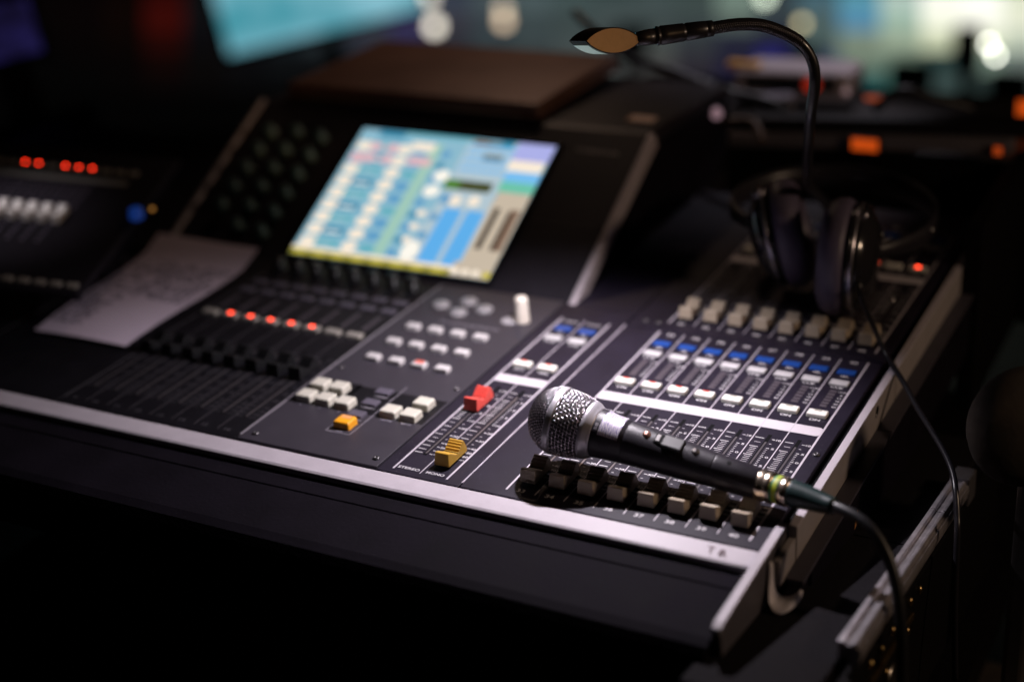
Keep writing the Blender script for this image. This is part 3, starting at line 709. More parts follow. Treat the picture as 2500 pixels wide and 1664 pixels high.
MB().lathe(tip-GO-dn*1.5, dn, [(0, 5.0), (0.4, 6.4), (5, 6.6), (5.6, 6.2), (6.2, 6.7), (13, 7.0), (22, 7.2), (22.6, 6.6), (24.0, 6.6), (24.6, 7.3), (26, 7.3), (38, 7.6), (43, 7.8), (43.5, 7.2), (45, 7.1), (45.5, 7.7), (47, 7.7), (47.4, 7.0)], 32).build('sleeve', lampm, gl, smooth=True)
MB().lathe(tip-GO+dn*45, dn, [(0, 6.4), (10, 6.3), (17, 5.2)], 24).build('stem_tube', lampm, gl, smooth=True)
# hood: almond section prism; its near end faces the camera
hc = Vector((12, 196, 308.5))+xr*4.0; ax = (hc-CAM).normalized(); 
ax = (ax*0.82+(-xr)*0.52).normalized()                # the axis runs away from the camera and to the left
hx = (xr*1.0+Vector((0,0,0.02))); hx = hx.normalized(); hy = hx.cross((hc-CAM).normalized()).normalized();   # end cut square to the arm, not to the axis 
if hy.z < 0: hy = -hy
HW, HH, HL = 22.5, 10.4, 25
def almond(k=1.0, n=14):
    up = []; 
    for i in range(n+1):
        u = -1+2*i/n; up.append((u*HW*k, HH*k*(1-u*u)**0.85))
    lo = [(x, -y) for x, y in up[::-1][1:-1]]
    return up, lo
up, lo = almond()
near = hc
def HP(x, y, d): return near+hx*x+hy*y+ax*d-GO
mb = MB(); ring = up+lo; nr = len(ring)
Pn = [HP(x, y, 0) for x, y in ring]; Pf = [HP(x, y, HL) for x, y in ring]
F = []
F += [(i, (i+1) % nr, nr+(i+1) % nr, nr+i) for i in range(nr)]
top_n = len(up)-1
mb.add(Pn+Pf, [f for k_, f in enumerate(F) if k_ < top_n], 0)
mb.add(Pn+Pf, [f for k_, f in enumerate(F) if k_ >= top_n], 0)
mb.add(Pf, [tuple(range(nr))[::-1]], 0)
mb.build('hood', lampm, gl)
mb = MB(); mb.add([HP(x, y, -0.05) for x, y in ring]+[HP(x*0.965, y*0.93, -0.6) for x, y in ring]+[HP(x*0.965, y*0.93, 0) for x, y in ring], [(i, (i+1) % nr, nr+(i+1) % nr, nr+i) for i in range(nr)]+[(nr+i, nr+(i+1) % nr, 2*nr+(i+1) % nr, 2*nr+i) for i in range(nr)]); mb.build('hood_rim', lampm, gl)
mb = MB(); mb.add([HP(x*0.955, y*0.93, -0.3) for x, y in ring], [tuple(range(nr))]); mb.build('end_face', mat('amber_lit_face', (0.60, 0.40, 0.22), 0.6, spec=0.3, vary=0.06, vscale=200, bump=0.3, bscale=900), gl)  # amber light on the end face put into its base colour
# pale diffuser along the lower left face
mb = MB(); q = [(x, -y) for x, y in up[1:7]]
Pn = [HP(x*1.01, y*1.04-0.2, 1.5) for x, y in q]; Pf = [HP(x*1.01, y*1.04-0.2, HL-1) for x, y in q]; nn = len(q)
mb.add(Pn+Pf, [(i, i+1, nn+i+1, nn+i) for i in range(nn-1)]); mb.build('diffuser', mat('diffuser', (0.5, 0.55, 0.54), 0.4, emit=s2l((150, 172, 165)), estr=0.55), gl, smooth=True)

# ================================================================== HEADPHONES
hp = empty('headphones', (110, 440, 0))
tag(hp, 'black over ear headphones standing on the rear row of faders', 'headphones')
HO = Vector((110, 440, 0))
padm = mat('ear_pad', (0.105, 0.088, 0.140), 0.5, bump=0.5, bscale=220, vary=0.1)
shellm = mat('cup_shell', (0.020, 0.019, 0.022), 0.16, coat=0.5)
steelm = mat('cup_ring', (0.5, 0.48, 0.54), 0.25, metal=0.9)
def cup(c, d, R_):
    c = Vector(c); d = Vector(d).normalized()    # d points outward (away from the head)
    sh = MB().lathe(c-HO, d, [(0, R_*0.96), (3, R_*1.0), (5, R_*0.99)], 48); sh = sh.build('cup_base', shellm, hp, smooth=True)
    MB().lathe(c-HO, d, [(5.0, R_*0.97), (5.6, R_*1.0), (8.2, R_*0.99), (8.8, R_*0.95)], 48).build('cup_ring', steelm, hp, smooth=True)
    MB().lathe(c-HO, d, [(8.8, R_*0.93), (12, R_*0.90), (18, R_*0.80), (23, R_*0.62), (26, R_*0.40), (27, R_*0.1)], 48).build('cup_shell', shellm, hp, smooth=True)
    pr = [(0.2, R_*0.90), (-1, R_*1.0), (-6, R_*1.06), (-15, R_*1.05), (-22, R_*0.97), (-26, R_*0.84), (-26.5, R_*0.70), (-24, R_*0.58), (-15, R_*0.54), (-4, R_*0.54)]
    MB().lathe(c-HO, d, pr, 48, cap=False).build('ear_pad', padm, hp, smooth=True)
    MB().lathe(c-HO, d, [(-4, R_*0.6), (-3, R_*0.6)], 32).build('ear_cloth', mat('ear_cloth', (0.008, 0.008, 0.009), 0.95), hp)
cR = (154, 411, 58); dR = (0.97, 0.12, -0.02); cup(cR, dR, 53)
cL = (76, 438, 62); dL = (-0.90, -0.26, -0.22); cup(cL, dL, 50)
# headband: outer arch and padded inner arch, lying back
bpts = [(172, 420, 62), (190, 448, 60), (205, 492, 58), (200, 545, 60), (165, 590, 62), (112, 612, 64), (60, 606, 64), (22, 576, 64), (4, 530, 64), (8, 488, 64), (40, 450, 66)]
P = smooth_pts(bpts, 6)
mb = MB(); n = len(P); V = []; F = []
for k, p in enumerate(P):
    tg = (P[min(k+1, n-1)]-P[max(k-1, 0)]).normalized(); c_ = Vector((105, 500, 60)); rad = (p-c_); rad -= tg*rad.dot(tg); rad.normalize(); wz = tg.cross(rad)
    wd = 6+8*math.sin(math.pi*k/(n-1))
    for a, b_ in ((1.6, -wd), (2.2, 0), (1.6, wd), (-1.6, wd), (-2.2, 0), (-1.6, -wd)): V.append(p-HO+rad*a+wz*b_)
for k in range(n-1):
    for i in range(6): j = (i+1) % 6; F.append((k*6+i, k*6+j, k*6+6+j, k*6+6+i))
F += [tuple(range(6))[::-1], tuple(range((n-1)*6, n*6))]
mb.add(V, F); mb.build('headband', mat('band_black', (0.022, 0.020, 0.026), 0.35, vary=0.1), hp, smooth=True)
for c, d, s in ((cR, dR, 1), (cL, dL, -1)):
    c = Vector(c); d = Vector(d).normalized(); pts = []
    z = Vector((0, 0, 1)); sd = d.cross(z).normalized(); bk = Vector((0, 1, 0.25)); bk = (bk-d*bk.dot(d)).normalized(); ot = d.cross(bk)
    for a in range(-9, 10):
        an = math.radians(a*10); pts.append(c-HO+d*12+(bk*math.cos(an)+ot*math.sin(an))*50)
    MB().tube(pts, 2.6, 10).build('yoke', shellm, hp, smooth=True)
    MB().lathe(c-HO+d*12+ot*50, -ot, [(-2, 3.4), (4, 3.4)], 14).build('yoke_pivot', steelm, hp, smooth=True)
    MB().lathe(c-HO+d*12-ot*50, ot, [(-2, 3.4), (4, 3.4)], 14).build('yoke_pivot', steelm, hp, smooth=True)
    MB().tube([c-HO+d*14+bk*50, c-HO+d*10+bk*62, (P[0] if s == 1 else P[-1])-HO+Vector((0, 26, 6))], 4.5, 10).build('slider', shellm, hp, smooth=True)
MB().lathe(Vector((208, 500, 60))-HO, (1, -0.4, 0.1), [(0, 2.0), (1.0, 1.5), (1.3, 0.3)], 12).build('band_rivet', chrome_m, hp, smooth=True)
for p in ((150, 408, 14), (190, 430, 12)):
    MB().lathe(Vector(p)-HO, (0.6, -0.8, 0.2), [(0, 2.6), (1.5, 2.2), (2.4, 0.8)], 14).build('cup_rivet', chrome_m, hp, smooth=True)
cpt = [(170, 376, 54), (176, 362, 51), (183, 349, 44), (198, 335, 26), (214, 322, 6), (236, 291, 0), (256, 262, -8), (276, 232, -12), (294, 204, -16), (305, 184, -21), (311, 169, -28), (316, 156, -42), (319, 146, -57), (324, 130, -110), (330, 120, -170)]
MB().tube([p-HO for p in smooth_pts(cpt, 6)], 2.5, 12).build('cord', mat('hp_cord', (0.016, 0.015, 0.019), 0.3), hp, smooth=True)
MB().tube([Vector(p)-HO for p in ((163, 390, 50), (170, 376, 54), (177, 360.5, 50.5))], [3.6, 3.4, 2.5], 14).build('strain_relief', mat('hp_cord', (0.016, 0.015, 0.019), 0.3), hp, smooth=True)

# ================================================================== PAPER SHEET
pm = mat('paper', (0.62, 0.53, 0.64), 0.7, vary=0.05, vscale=12)
mb = MB(); nx, ny = 10, 14; ca = [(-625, 342), (-487, 344), (-472, 102), (-590, 101)]
def pp(u, v):
    a = Vector(ca[3]).lerp(Vector(ca[2]), u); b_ = Vector(ca[0]).lerp(Vector(ca[1]), u); q = a.lerp(b_, v)
    z = 3+1.4*math.sin(u*3+v*2)+(10*max(0, v-0.86)/0.14)+1.5*math.sin(v*7)
    return (q.x, q.y, z)
P = [pp(i/nx, j/ny) for j in range(ny+1) for i in range(nx+1)]
mb.add(P, [(j*(nx+1)+i, j*(nx+1)+i+1, (j+1)*(nx+1)+i+1, (j+1)*(nx+1)+i) for j in range(ny) for i in range(nx)])
pr = mb.build('paper_sheet', pm, None, smooth=True); tag(pr, 'loose white sheet of printed notes lying at the left of the console keys', 'paper')
mb = MB()
for j in range(24):
    v = 0.10+j*0.030
    if v > 0.80: break
    u = 0.04
    while u < (0.92 if v > 0.42 else 0.36):
        l = random.uniform(0.03, 0.10)
        if random.random() < 0.8:
            a, b_, c_, d_ = [Vector(pp(x, y))+Vector((0, 0, 0.3)) for x, y in ((u, v), (u+l, v), (u+l, v+0.016), (u, v+0.016))]; mb.quad(a, b_, c_, d_)
        u += l+0.03
pt = mb.build('text_print', mat('paper_ink', (0.05, 0.045, 0.09), 0.7), pr)

# ================================================================== LAPTOP (closed, on top of the housing)
lt = empty('laptop', (-420, 680, 112))
tag(lt, 'closed dark brown laptop lying flat behind the touch screen', 'laptop')
LC = Vector((-420, 680, 112))
lapm = mat('laptop_brown', (0.15, 0.075, 0.055), 0.42, metal=0.2, vary=0.15, vscale=10)
mb = MB(); mb.box(-172, 172, -112, 110, 8.8, 18).build('lid', lapm, lt, bevel=5, seg=4)
mb = MB(); mb.box(-172, 172, -112, 110, 0, 8.2).build('base', lapm, lt, bevel=3, seg=3)
MB().box(-150, 150, -118, -112, 4, 6).build('front_lip', mat('lap_edge', (0.3, 0.2, 0.14), 0.35, metal=0.6), lt)

# ================================================================== FLIGHT CASE
fc = empty('flight_case', (270, 100, -140))
tag(fc, 'black flight case tray with worn aluminium edging around the console', 'flight case')
FO = Vector((270, 100, -140))
SLP = -0.173
def FT(x, y, z): return (x-FO.x, y-FO.y, z-13+SLP*(y+73)-FO.z)
foamm = mat('case_foam', spec=0.1, base=(0.009, 0.008, 0.0095), rough=0.95, bump=1.0, bscale=500, vary=0.3, vscale=200, speck=0.35)
alum = mat('aluminium_edge', (0.50, 0.47, 0.50), 0.38, metal=0.75, bump=0.3, bscale=200, vary=0.22, vscale=70)
for y0, y1 in ((-150, 138), (140, 420)):
    MB().box(205, 288, y0, y1, -40, -17, t=FT).build('foam_liner', foamm, fc, bevel=1)
ed = [(288, -14), (288, 0), (292.2, 0.8), (293, -1.8), (297.6, -1.8), (298.4, 0), (300.6, -0.4), (301.4, -3.4), (303.6, -3.8), (304.2, -9), (303, -16), (298, -24), (296, -14)]
def edge(y0, y1, name='edge_rail'):
    mb = MB(); n = len(ed); P = [FT(x, y0, z) for x, z in ed]+[FT(x, y1, z) for x, z in ed]
    mb.add(P, [tuple(range(n)), tuple(range(n, 2*n))[::-1]]+[(i, n+i, n+(i+1) % n, (i+1) % n) for i in range(n)]); return mb.build(name, alum, fc, bevel=0.5)
edge(-75, 186); edge(187.5, 262)
MB().box(287, 304, 262.5, 292, -26, 2.0, t=FT).build('corner_plate', mat('dull_plate', (0.12, 0.115, 0.125), 0.45, metal=0.6, vary=0.2), fc, bevel=1.5)
MB().box(289, 302, -130, 420, -150, -24.5, t=FT).build('side_wall', mat('case_black', spec=0.1, base=(0.006, 0.0055, 0.006), rough=0.5, bump=0.5, bscale=150), fc, bevel=1)
rivm = mat('brass_fitting', (0.55, 0.38, 0.16), 0.28, metal=1.0, vary=0.2)
rv = MB().lathe((0, 0, 0), (1, 0, 0), [(0, 3.6), (1.2, 3.2), (2.0, 1.8), (2.2, 0.2)], 14).mesh('rivet', rivm, True)
for y, z in ((-40, -34), (-12, -36), (18, -34), (44, -36), (70, -33), (-30, -60), (4, -64), (40, -60), (66, -58), (100, -36), (-50, -92), (20, -96)): link('rivet', rv, fc, FT(302.2, y, z))
MB().box(302.2, 305.2, -46, 74, -50, -44, t=FT).build('latch_plate', rivm, fc, bevel=0.8)
MB().lathe(FT(302.3, 12, -74), (1, 0, 0), [(0, 13), (2, 13), (4, 11), (4.5, 4)], 24).build('latch_dish', mat('latch_steel', (0.35, 0.32, 0.28), 0.3, metal=1), fc, smooth=True)
MB().box(-700, 312, -150, 860, -330, -290).build('tray', mat('case_black', spec=0.1, base=(0.012, 0.011, 0.012), rough=0.4), fc, loc=tuple(-FO))
# rear wall of the case with its double rim
MB().box(-700, 330, 802, 812, -160, 30).build('rear_wall', mat('case_black', spec=0.1, base=(0.012, 0.011, 0.012), rough=0.4), fc, loc=tuple(-FO))
def RW(x, y, z): return (x-FO.x, y-FO.y, z+0.062*(x-0)-FO.z)
MB().box(-290, 226, 797, 815, 30, 47, t=RW).build('rear_rim', mat('rim_grey', (0.30, 0.28, 0.31), 0.3, metal=0.5), fc, bevel=1.5)
MB().box(-290, 240, 806, 835, 47.5, 64, t=RW).build('rear_rim', mat('rim_dark', (0.012, 0.011, 0.012), 0.35), fc, bevel=2)
MB().box(228, 244, 560, 815, -160, 44).build('corner_post', mat('case_black', spec=0.1, base=(0.012, 0.011, 0.012), rough=0.4), fc, loc=tuple(-FO))

# orange stage light reflected at the rim, put in as glowing boxes ------------------------------------------
def simple(name, mb, mt, label, cat, group=None, smooth=False, bevel=0):
    o = mb.build(name, mt, None, smooth=smooth, bevel=bevel); tag(o, label, cat, group); return o
def glint_box(name, c, sx, sy, sz, mt, label, cat, group=None):
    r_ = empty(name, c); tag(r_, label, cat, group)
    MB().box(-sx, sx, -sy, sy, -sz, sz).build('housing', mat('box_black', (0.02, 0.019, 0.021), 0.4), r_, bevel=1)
    MB().box(-sx*0.86, sx*0.86, -sy-1.2, -sy-0.2, -sz*0.8, sz*0.8).build('lens', mt, r_, bevel=0.6)  # glowing face that imitates reflected orange light
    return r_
og = glow('orange_glint_glow', (232, 88, 22), 0.62)
glint_box('orange_glint', (61, 793, 43), 18, 3, 9, og, 'wide glowing patch for an orange reflection on the rear rim of the flight case', 'indicator lamp', 'orange reflections at the rear rim')  # these four are reflected light, not indicator lamps
glint_box('orange_glint', (40, 925, 60), 19, 4, 4, glow('orange_dim', (180, 80, 45), 0.6), 'thin dim glowing patch for an orange reflection on the table behind the rim', 'indicator lamp', 'orange reflections at the rear rim')
glint_box('orange_glint', (202, 1010, 36), 12, 4, 13, og, 'glowing patch for an orange reflection cut by the right edge of the picture', 'indicator lamp', 'orange reflections at the rear rim')
glint_box('orange_glint', (212, 792, 50), 5, 3, 6, glow('orange_dim2', (200, 75, 25), 0.6), 'small glowing patch for an orange reflection at the right corner of the rear rim', 'indicator lamp', 'orange reflections at the rear rim')

# ================================================================== TABLE AND CLUTTER BEHIND
tb = empty('table', (-80, 1000, 20)); tag(tb, 'dark table carrying small gear behind the flight case', 'table')
def TBp(x, y, z): return (x+80, y-1000, z-20-0.134*(y-830))
MB().box(-420, 380, 836, 1300, 2, 26, t=TBp).build('tabletop', mat('table_dark', (0.05, 0.045, 0.045), 0.45, vary=0.2, vscale=8), tb, bevel=2)
for x in (-400, 360):
    for y in (850, 1285): MB().box(x-18, x+18, y-12, y+12, -860, 1.5, t=TBp).build('leg', body_m, tb)
def gear(name, c, s, base, label, cat, rot=0, em=None, detail=None):
    r_ = empty(name, c); r_.rotation_euler = (math.radians(-7), 0, math.radians(rot)); tag(r_, label, cat)
    MB().box(-s[0], s[0], -s[1], s[1], 0, s[2]).build('case', mat(name+'_paint_'+cat.replace(' ', '_'), base, 0.4, vary=0.1), r_, bevel=min(s)*0.25, seg=3)
    MB().box(-s[0]*0.8, s[0]*0.8, -s[1]-0.9, -s[1]-0.1, s[2]*0.25, s[2]*0.8).build('front_panel', em or mat('panel_dark', (0.03, 0.03, 0.035), 0.3), r_, bevel=0.3)
    MB().lathe((s[0]*0.5, -s[1]-0.9, s[2]*0.5), (0, -1, 0), [(0, min(s)*0.22), (3, min(s)*0.2)], 14).build('knob', blackcap_m, r_)
    return r_
gear('rack_unit', (-110, 1075, 15), (78, 60, 38), (0.5, 0.43, 0.45), 'pale grey metal box with an amber label standing behind the lamp neck', 'equipment box', 6)
o = MB().box(-22, 22, -8, 8, 0, 9).build('label_card', mat('amber_card', (0.75, 0.38, 0.05), 0.6), None, bevel=0.5, loc=(-172, 1030, 55)); tag(o, 'small amber card leaning on the pale grey box', 'card')
gear('receiver', (-278, 862, 38), (34, 26, 22), (0.03, 0.03, 0.09), 'small dark receiver with a violet lit display behind the laptop corner', 'receiver', 14, glow('violet_display', (70, 75, 175), 0.55))
gear('receiver', (-205, 900, 40), (26, 22, 20), (0.05, 0.04, 0.06), 'small dark receiver with a dim mauve panel', 'receiver', -8, glow('mauve_display', (80, 60, 85), 0.45))
def fold(name, c, sx, sy, h, base, label, cat, rot):
    mb = MB(); nx, ny = 9, 7; P = []
    for j in range(ny+1):
        for i in range(nx+1):
            u, v = i/nx, j/ny; P.append(((u-.5)*2*sx, (v-.5)*2*sy, h*(0.4+0.6*math.sin(u*math.pi)*math.sin(v*math.pi))+random.uniform(-1.2, 1.2)))
    mb.add(P, [(j*(nx+1)+i, j*(nx+1)+i+1, (j+1)*(nx+1)+i+1, (j+1)*(nx+1)+i) for j in range(ny) for i in range(nx)])
    o = mb.build(name, mat(name+'_cloth', base, 0.8), None, smooth=True, loc=c); o.rotation_euler = (math.radians(-7), 0, math.radians(rot)); tag(o, label, cat); return o
pc = fold('cloth', (-212, 822, 66), 36, 20, 26, (0.80, 0.74, 0.75), 'crumpled pale cloth lying behind the lamp', 'cloth', -16)
gear('power_box', (-85, 905, 34), (22, 20, 26), (0.20, 0.18, 0.22), 'small lilac grey box beside the pale cloth', 'power box', 20)
def led(name, c, r, srgb, st_, label):
    r_ = empty(name, c); tag(r_, label, 'indicator light')
    MB().lathe((0, 0, 0), (0.45, -0.8, 0.4), [(0, r), (r*0.5, r*0.9), (r, r*0.4), (r*1.1, 0.1)], 14).build('lens', glow(label.split()[0]+label.split()[1], srgb, st_), r_, smooth=True)
    MB().lathe((0, 0, 0), (0.45, -0.8, 0.4), [(-6, r*1.2), (-0.1, r*1.2)], 14).build('base', blackcap_m, r_, smooth=True)
led('indicator_light', (-272, 762, 66), 11, (150, 18, 10), 0.9, 'red round indicator behind the laptop corner')
led('indicator_light', (-65, 988, 52), 11, (150, 35, 18), 0.8, 'dim red indicator under the pale grey box')
led('indicator_light', (-103, 740, 82), 7, (170, 135, 145), 0.6, 'pale pink indicator near the cloth')
led('indicator_light', (2, 914, 68), 5, (120, 95, 95), 1.0, 'faint grey indicator beside the lamp neck')
nb = empty('tape_label', (-140, 606, 110.5)); tag(nb, 'salmon strip of tape at the rear corner of the screen housing', 'tape')
MB().box(-15, 15, -9, 9, 0, 1.4).build('tape', mat('salmon_tape', (0.95, 0.70, 0.60), 0.6), nb); MB().box(-15, -12, -9, 9, 1.5, 1.9).build('torn_edge', mat('tape_edge', (0.5, 0.3, 0.2), 0.7), nb)
def cable(name, pts, r, mt, label):
    o = MB().tube(smooth_pts(pts, 6), r, 10).build(name, mt, None, smooth=True); tag(o, label, 'cable'); return o
ck = mat('cable_black', (0.012, 0.012, 0.014), 0.42)
cable('cable', [(-330, 840, 168), (-290, 815, 150), (-247, 808, 124), (-195, 830, 103), (-155, 845, 84), (-120, 858, 72), (-86, 866, 64), (-60, 872, 52)], 5.5, ck, 'black cable drooping from the lamp towards the table behind')
cable('cable', [(40, 905, 50), (70, 915, 74), (110, 930, 62), (150, 950, 46)], 6, ck, 'short black cable looping over the orange reflection')
cable('cable', [(-40, 720, 60), (-60, 745, 74), (-100, 760, 66), (-150, 770, 58)], 4, mat('brown_cable', (0.12, 0.07, 0.04), 0.5), 'thin brown cable behind the screen housing')

# ================================================================== MONITORS
def monitor(name, c, right, up_, w_, h_, mt, label):
    r_ = empty(name, c); tag(r_, label, 'monitor'); right = Vector(right).normalized(); up_ = Vector(up_); up_ = (up_-right*up_.dot(right)).normalized(); nn = right.cross(up_)
    def t(x, y, z): return right*x+up_*y+nn*z
    MB().box(-w_/2-14, w_/2+14, -14, h_+14, -30, -0.5, t=t).build('bezel', mat('bezel_black', (0.008, 0.008, 0.010), 0.25), r_, bevel=2)
    MB().box(-w_/2, w_/2, 0, h_, -0.4, 0.4, t=t).build('screen', mt, r_)
    MB().box(-30, 30, -120, -14, -28, -10, t=t).build('stand', body_m, r_, bevel=2)
    MB().box(-110, 110, -128, -120, -90, 50, t=t).build('foot', body_m, r_, bevel=2)
    return r_
MA, MBr, MCl = Vector((-2768, 3168, -627)), Vector((-2281, 3653, -555)), Vector((-2866, 3205, -436))
MONR = MBr-MA; MONU = MCl-MA; MONW = MONR.length; MONC = tuple((MA+MBr)/2)
def screenmat(name, cs, sc=3):
    M = bpy.data.materials.new(name); M.use_nodes = True; nt = M.node_tree; N = nt.nodes; L = nt.links; b = N['Principled BSDF']; b.inputs['Base Color'].default_value = (0.01, 0.01, 0.01, 1)
    tc = N.new('ShaderNodeTexCoord'); n = N.new('ShaderNodeTexNoise'); n.inputs['Scale'].default_value = sc; L.new(tc.outputs['Object'], n.inputs['Vector'])
    r = N.new('ShaderNodeValToRGB'); r.color_ramp.elements[0].position = 0.38; r.color_ramp.elements[1].position = 0.62
    r.color_ramp.elements[0].color = (*s2l(cs[0]), 1); r.color_ramp.elements[1].color = (*s2l(cs[1]), 1)
    L.new(n.outputs[0], r.inputs[0]); L.new(r.outputs[0], b.inputs['Emission Color']); b.inputs['Emission Strength'].default_value = 1.0; return M
monitor('monitor', MONC, MONR, MONU, MONW, 520, screenmat('teal_screen', ((70, 150, 165), (135, 190, 205)), 5), 'computer monitor with a pale teal screen behind the laptop')
monitor('monitor', (-1410, 915, 20), (66, 72, 10), (0, 0.1, 1), 110, 90, screenmat('violet_screen', ((14, 11, 36), (28, 24, 68)), 22), 'dim violet monitor at the far left')

# ================================================================== CHAIR AT THE RIGHT EDGE
ch = empty('chair', (388, 267, -480)); tag(ch, 'dark worn chair with a rounded back standing at the right edge beside the flight case', 'chair')
chm = mat('chair_cloth', (0.035, 0.026, 0.020), 0.85, bump=0.8, bscale=160, vary=0.5, vscale=30)
bk = Vector((0.55, -0.80, 0.15)).normalized()
MB().lathe((-32, -60, 500), bk, [(-20, 18), (-17, 38), (-10, 47), (0, 50), (10, 47), (17, 38), (21, 18), (22, 2)], 40).build('backrest', chm, ch, smooth=True)
MB().box(-190, 190, -230, 190, 40, 100).build('seat', chm, ch, bevel=26, seg=4)
MB().box(-40, -22, -40, -22, 90, 440).build('back_post', chrome_m, ch, bevel=4)
for x in (-160, 160):
    for y in (-190, 160): MB().box(x-12, x+12, y-12, y+12, -400, 45).build('leg', body_m, ch, bevel=3)

# ================================================================== VENUE
tag(MB().add([(-9000, -3000, -950/0.991+0.134*3000/0.991), (6000, -3000, -950/0.991+0.134*3000/0.991), (6000, 14000, -950/0.991-0.134*14000/0.991), (-9000, 14000, -950/0.991-0.134*14000/0.991)], [(0, 1, 2, 3)]).build('floor', mat('venue_floor', (0.02, 0.018, 0.02), 0.5, vary=0.3, vscale=3)), kind='structure')
tag(MB().add([(-14000, 15000, -4200), (4000, 16500, -4200), (4000, 16500, 3000), (-14000, 15000, 3000)], [(0, 1, 2, 3)]).build('back_wall', mat('venue_wall', (0.01, 0.01, 0.012), 0.8)), kind='structure')
# lit stage haze put into glowing tiles, each with its own colour
vw = empty('haze_backdrop'); tag(vw, 'large blurred backdrop of glowing tiles standing in for lit stage haze, grey green, teal and pale yellow', 'stage haze backdrop')
DW = 6500
def at(u, v, d): return CAM+(xr*((u-1250)/3741.02)+yd*((v-832)/3741.02)+zf)*d
rows_ = [
 [(4,3,3),(5,3,3),(6,3,3),(10,4,3),(46,8,6),(12,14,16),(20,30,32),(30,45,50),(45,60,66),(70,78,84),(62,60,90),(58,66,80),(72,84,88),(76,90,92),(72,88,88),(66,80,80),(66,78,78),(72,86,84),(120,140,128),(58,70,74),(70,100,112),(84,142,160),(170,190,180),(248,248,236),(252,252,244),(215,220,195)],
 [(4,3,3),(5,3,3),(6,3,3),(10,4,3),(52,9,6),(12,12,14),(18,26,30),(30,40,46),(45,56,62),(66,70,78),(60,56,94),(66,66,76),(64,74,80),(66,78,80),(68,80,80),(68,78,78),(64,74,74),(60,70,70),(88,100,94),(52,60,66),(74,92,92),(84,138,170),(150,176,160),(240,242,222),(250,250,236),(225,228,205)],
 [(4,3,3),(4,3,3),(5,3,3),(8,4,3),(34,7,5),(10,9,11),(14,18,22),(22,30,34),(34,42,46),(44,46,56),(48,44,72),(50,50,58),(56,66,70),(60,70,72),(66,76,76),(72,80,80),(72,80,78),(60,66,70),(42,44,60),(36,36,58),(70,86,84),(120,134,118),(146,160,138),(205,212,178),(230,236,206),(190,200,180)],
 [(3,3,3),(3,3,3),(4,3,3),(5,3,3),(16,5,4),(8,7,7),(10,10,12),(14,16,18),(20,22,24),(26,26,30),(30,28,40),(34,34,38),(44,46,48),(56,60,60),(68,72,72),(76,80,78),(74,74,72),(50,48,56),(36,34,56),(40,38,112),(62,72,100),(106,120,104),(100,120,106),(36,58,56),(120,140,126),(110,122,116)],
 [(3,3,3),(3,3,3),(3,3,3),(4,3,3),(8,4,4),(6,5,5),(7,7,8),(8,9,10),(11,12,13),(15,15,17),(18,17,22),(22,22,24),(34,34,35),(52,52,52),(66,66,66),(70,70,70),(60,58,60),(42,38,44),(34,32,60),(36,36,104),(26,60,66),(24,66,68),(64,104,96),(60,76,74),(44,56,54),(60,68,66)],
 [(2,2,2)]*9+[(8,8,8),(10,10,12),(16,15,16),(22,21,22),(30,28,30),(40,38,40),(44,40,42),(40,36,38),(34,30,32),(26,26,40),(20,40,44),(20,70,68),(40,96,88),(56,92,86),(30,44,44),(22,32,32),(24,30,30)],
 [(2,2,2)]*9+[(6,6,6),(8,8,9),(10,10,10),(14,13,14),(20,18,19),(26,24,25),(28,26,27),(26,24,25),(24,22,23),(20,20,26),(16,22,24),(16,52,50),(20,74,68),(24,60,56),(22,28,28),(20,24,24),(20,22,22)]]
tile_w = 100
Mtile = bpy.data.materials.new('haze_tile'); Mtile.use_nodes = True; nt = Mtile.node_tree; N = nt.nodes; L = nt.links
oi = N.new('ShaderNodeObjectInfo'); b = N['Principled BSDF']; b.inputs['Base Color'].default_value = (0.01, 0.01, 0.01, 1)
L.new(oi.outputs['Color'], b.inputs['Emission Color']); b.inputs['Emission Strength'].default_value = 1.0
o00 = at(0, 0, DW); ux = (at(100, 0, DW)-o00); uy = (at(0, 50, DW)-o00)
tm = MB(); tm.add([Vector((0, 0, 0)), ux*0.985, ux*0.985+uy*0.985, uy*0.985], [(0, 3, 2, 1)]); tm.add([zf*12, ux*0.985+zf*12, ux*0.985+uy*0.985+zf*12, uy*0.985+zf*12], [(0, 1, 2, 3)])
tm = tm.mesh('haze_tile', Mtile)
for j, row in enumerate(rows_):
    for i, c in enumerate(row):
        o = link('haze_tile', tm, vw, tuple(at(i*100-50, j*50-25, DW))); g_ = (0.88+random.uniform(-0.16, 0.16)) if 9 <= i <= 19 else 1.08+random.uniform(-0.08, 0.08)
        o.color = (*[q*g_ for q in s2l(c)], 1)
MB().add([at(-60, -30, DW+40), at(2560, -30, DW+40), at(2560, 330, DW+40), at(-60, 330, DW+40)], [(0, 1, 2, 3)]).build('backing', body_m, vw)
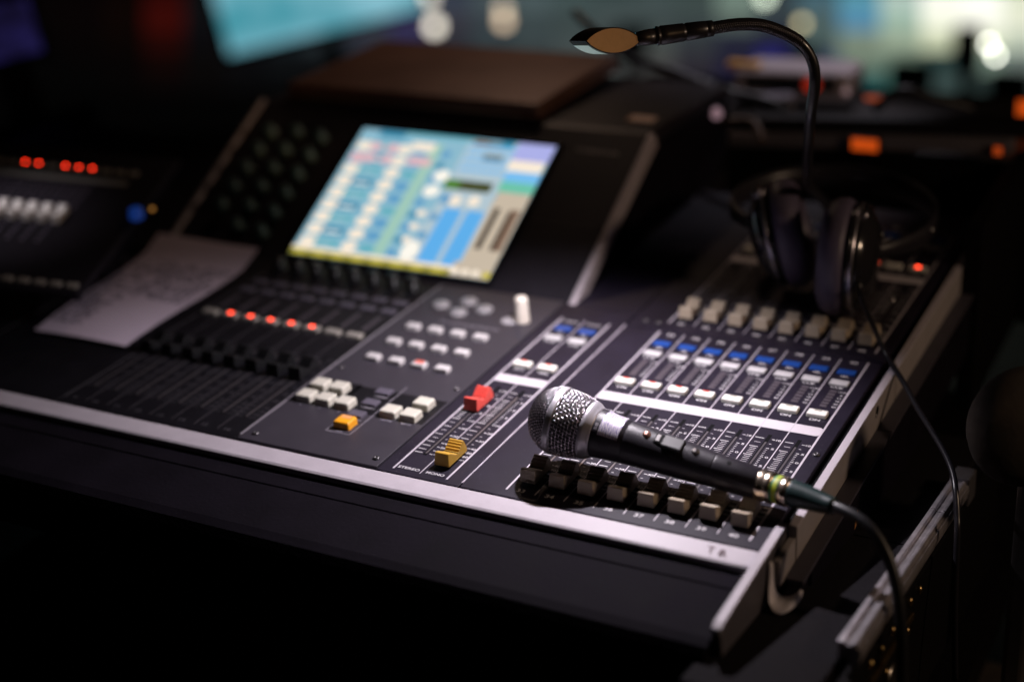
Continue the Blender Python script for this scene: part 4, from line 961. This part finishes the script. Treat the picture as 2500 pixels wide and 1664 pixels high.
# loudspeakers and one box for a person, standing in front of the haze tiles, seen as soft silhouettes
def cabinet(u, v, d, w_, h_, label):
    p = at(u, v, d); r_ = empty('loudspeaker', tuple(p)); tag(r_, label, 'loudspeaker', 'loudspeakers and a person stand-in in front of the haze tiles')  # also used for the box that stands in for a person
    MB().box(-w_/2, w_/2, -w_*0.35, w_*0.35, -h_/2, h_/2).build('cabinet', body_m, r_, bevel=8)
    MB().box(-w_*0.44, w_*0.44, -w_*0.37, -w_*0.355, -h_*0.46, h_*0.46).build('grille', mat('speaker_grille', (0.01, 0.01, 0.01), 0.9), r_)
    MB().box(-20, 20, -20, 20, -h_/2-900, -h_/2-0.5).build('stand', body_m, r_)
cabinet(2362, 120, 5200, 90, 150, 'dark box standing in for a person silhouette just left of the bright oval light')  # box put in where a person stands dark against the glow
cabinet(2225, 190, 5600, 150, 110, 'dark speaker silhouette under the pale yellow glow')
cabinet(1965, 150, 5600, 120, 100, 'dark speaker silhouette right of the olive stage light')
cabinet(1535, 105, 5700, 130, 120, 'dark speaker silhouette above the pale cloth')
cabinet(2465, 225, 5300, 140, 140, 'dark speaker silhouette at the right edge under the oval light')
# stage lamps seen as soft discs
def stage_lamp(p, r, srgb, st_, label):
    p = Vector(p); r_ = empty('stage_light', tuple(p)); tag(r_, label, 'stage light', 'stage lights in front of the video wall')
    d = (CAM-p).normalized()
    MB().lathe((0, 0, 0), d, [(0, r), (0.5, r)], 20).build('lens', glow('beam_'+str(srgb)+str(st_), srgb, st_), r_)
    MB().lathe((0, 0, 0), d, [(-r*4, r*0.8), (-r*3, r*1.3), (-0.5, r*1.35), (-0.4, r*1.05)], 20).build('can', body_m, r_, smooth=True)
stage_lamp(at(1061, 64, 6200), 27, (255, 246, 228), 2.6, 'round white stage light lower of the two left of the microphone lamp')
stage_lamp(at(1046, -8, 6200), 27, (255, 246, 228), 2.0, 'white stage light cut by the top edge above the round white one')
stage_lamp(at(1230, 52, 6100), 24, (255, 225, 190), 1.8, 'warm stage light right of the round white one')
stage_lamp(at(1228, 24, 6250), 20, (255, 235, 205), 1.8, 'warm stage light just above its neighbour')
stage_lamp(at(1958, 58, 4800), 14, (250, 235, 180), 1.9, 'olive tinted stage light above the bend of the lamp neck')
stage_lamp(at(1868, -8, 6000), 24, (225, 240, 215), 3.0, 'pale green stage light cut by the top edge')
stage_lamp(at(2414, 108, 4600), 8, (255, 255, 240), 12, 'bright oval stage light at the upper right, upper part')
stage_lamp(at(2430, 136, 4600), 8, (255, 255, 240), 12, 'bright oval stage light at the upper right, lower part')

scene.render.film_transparent = False
scene.cycles.max_bounces = 6
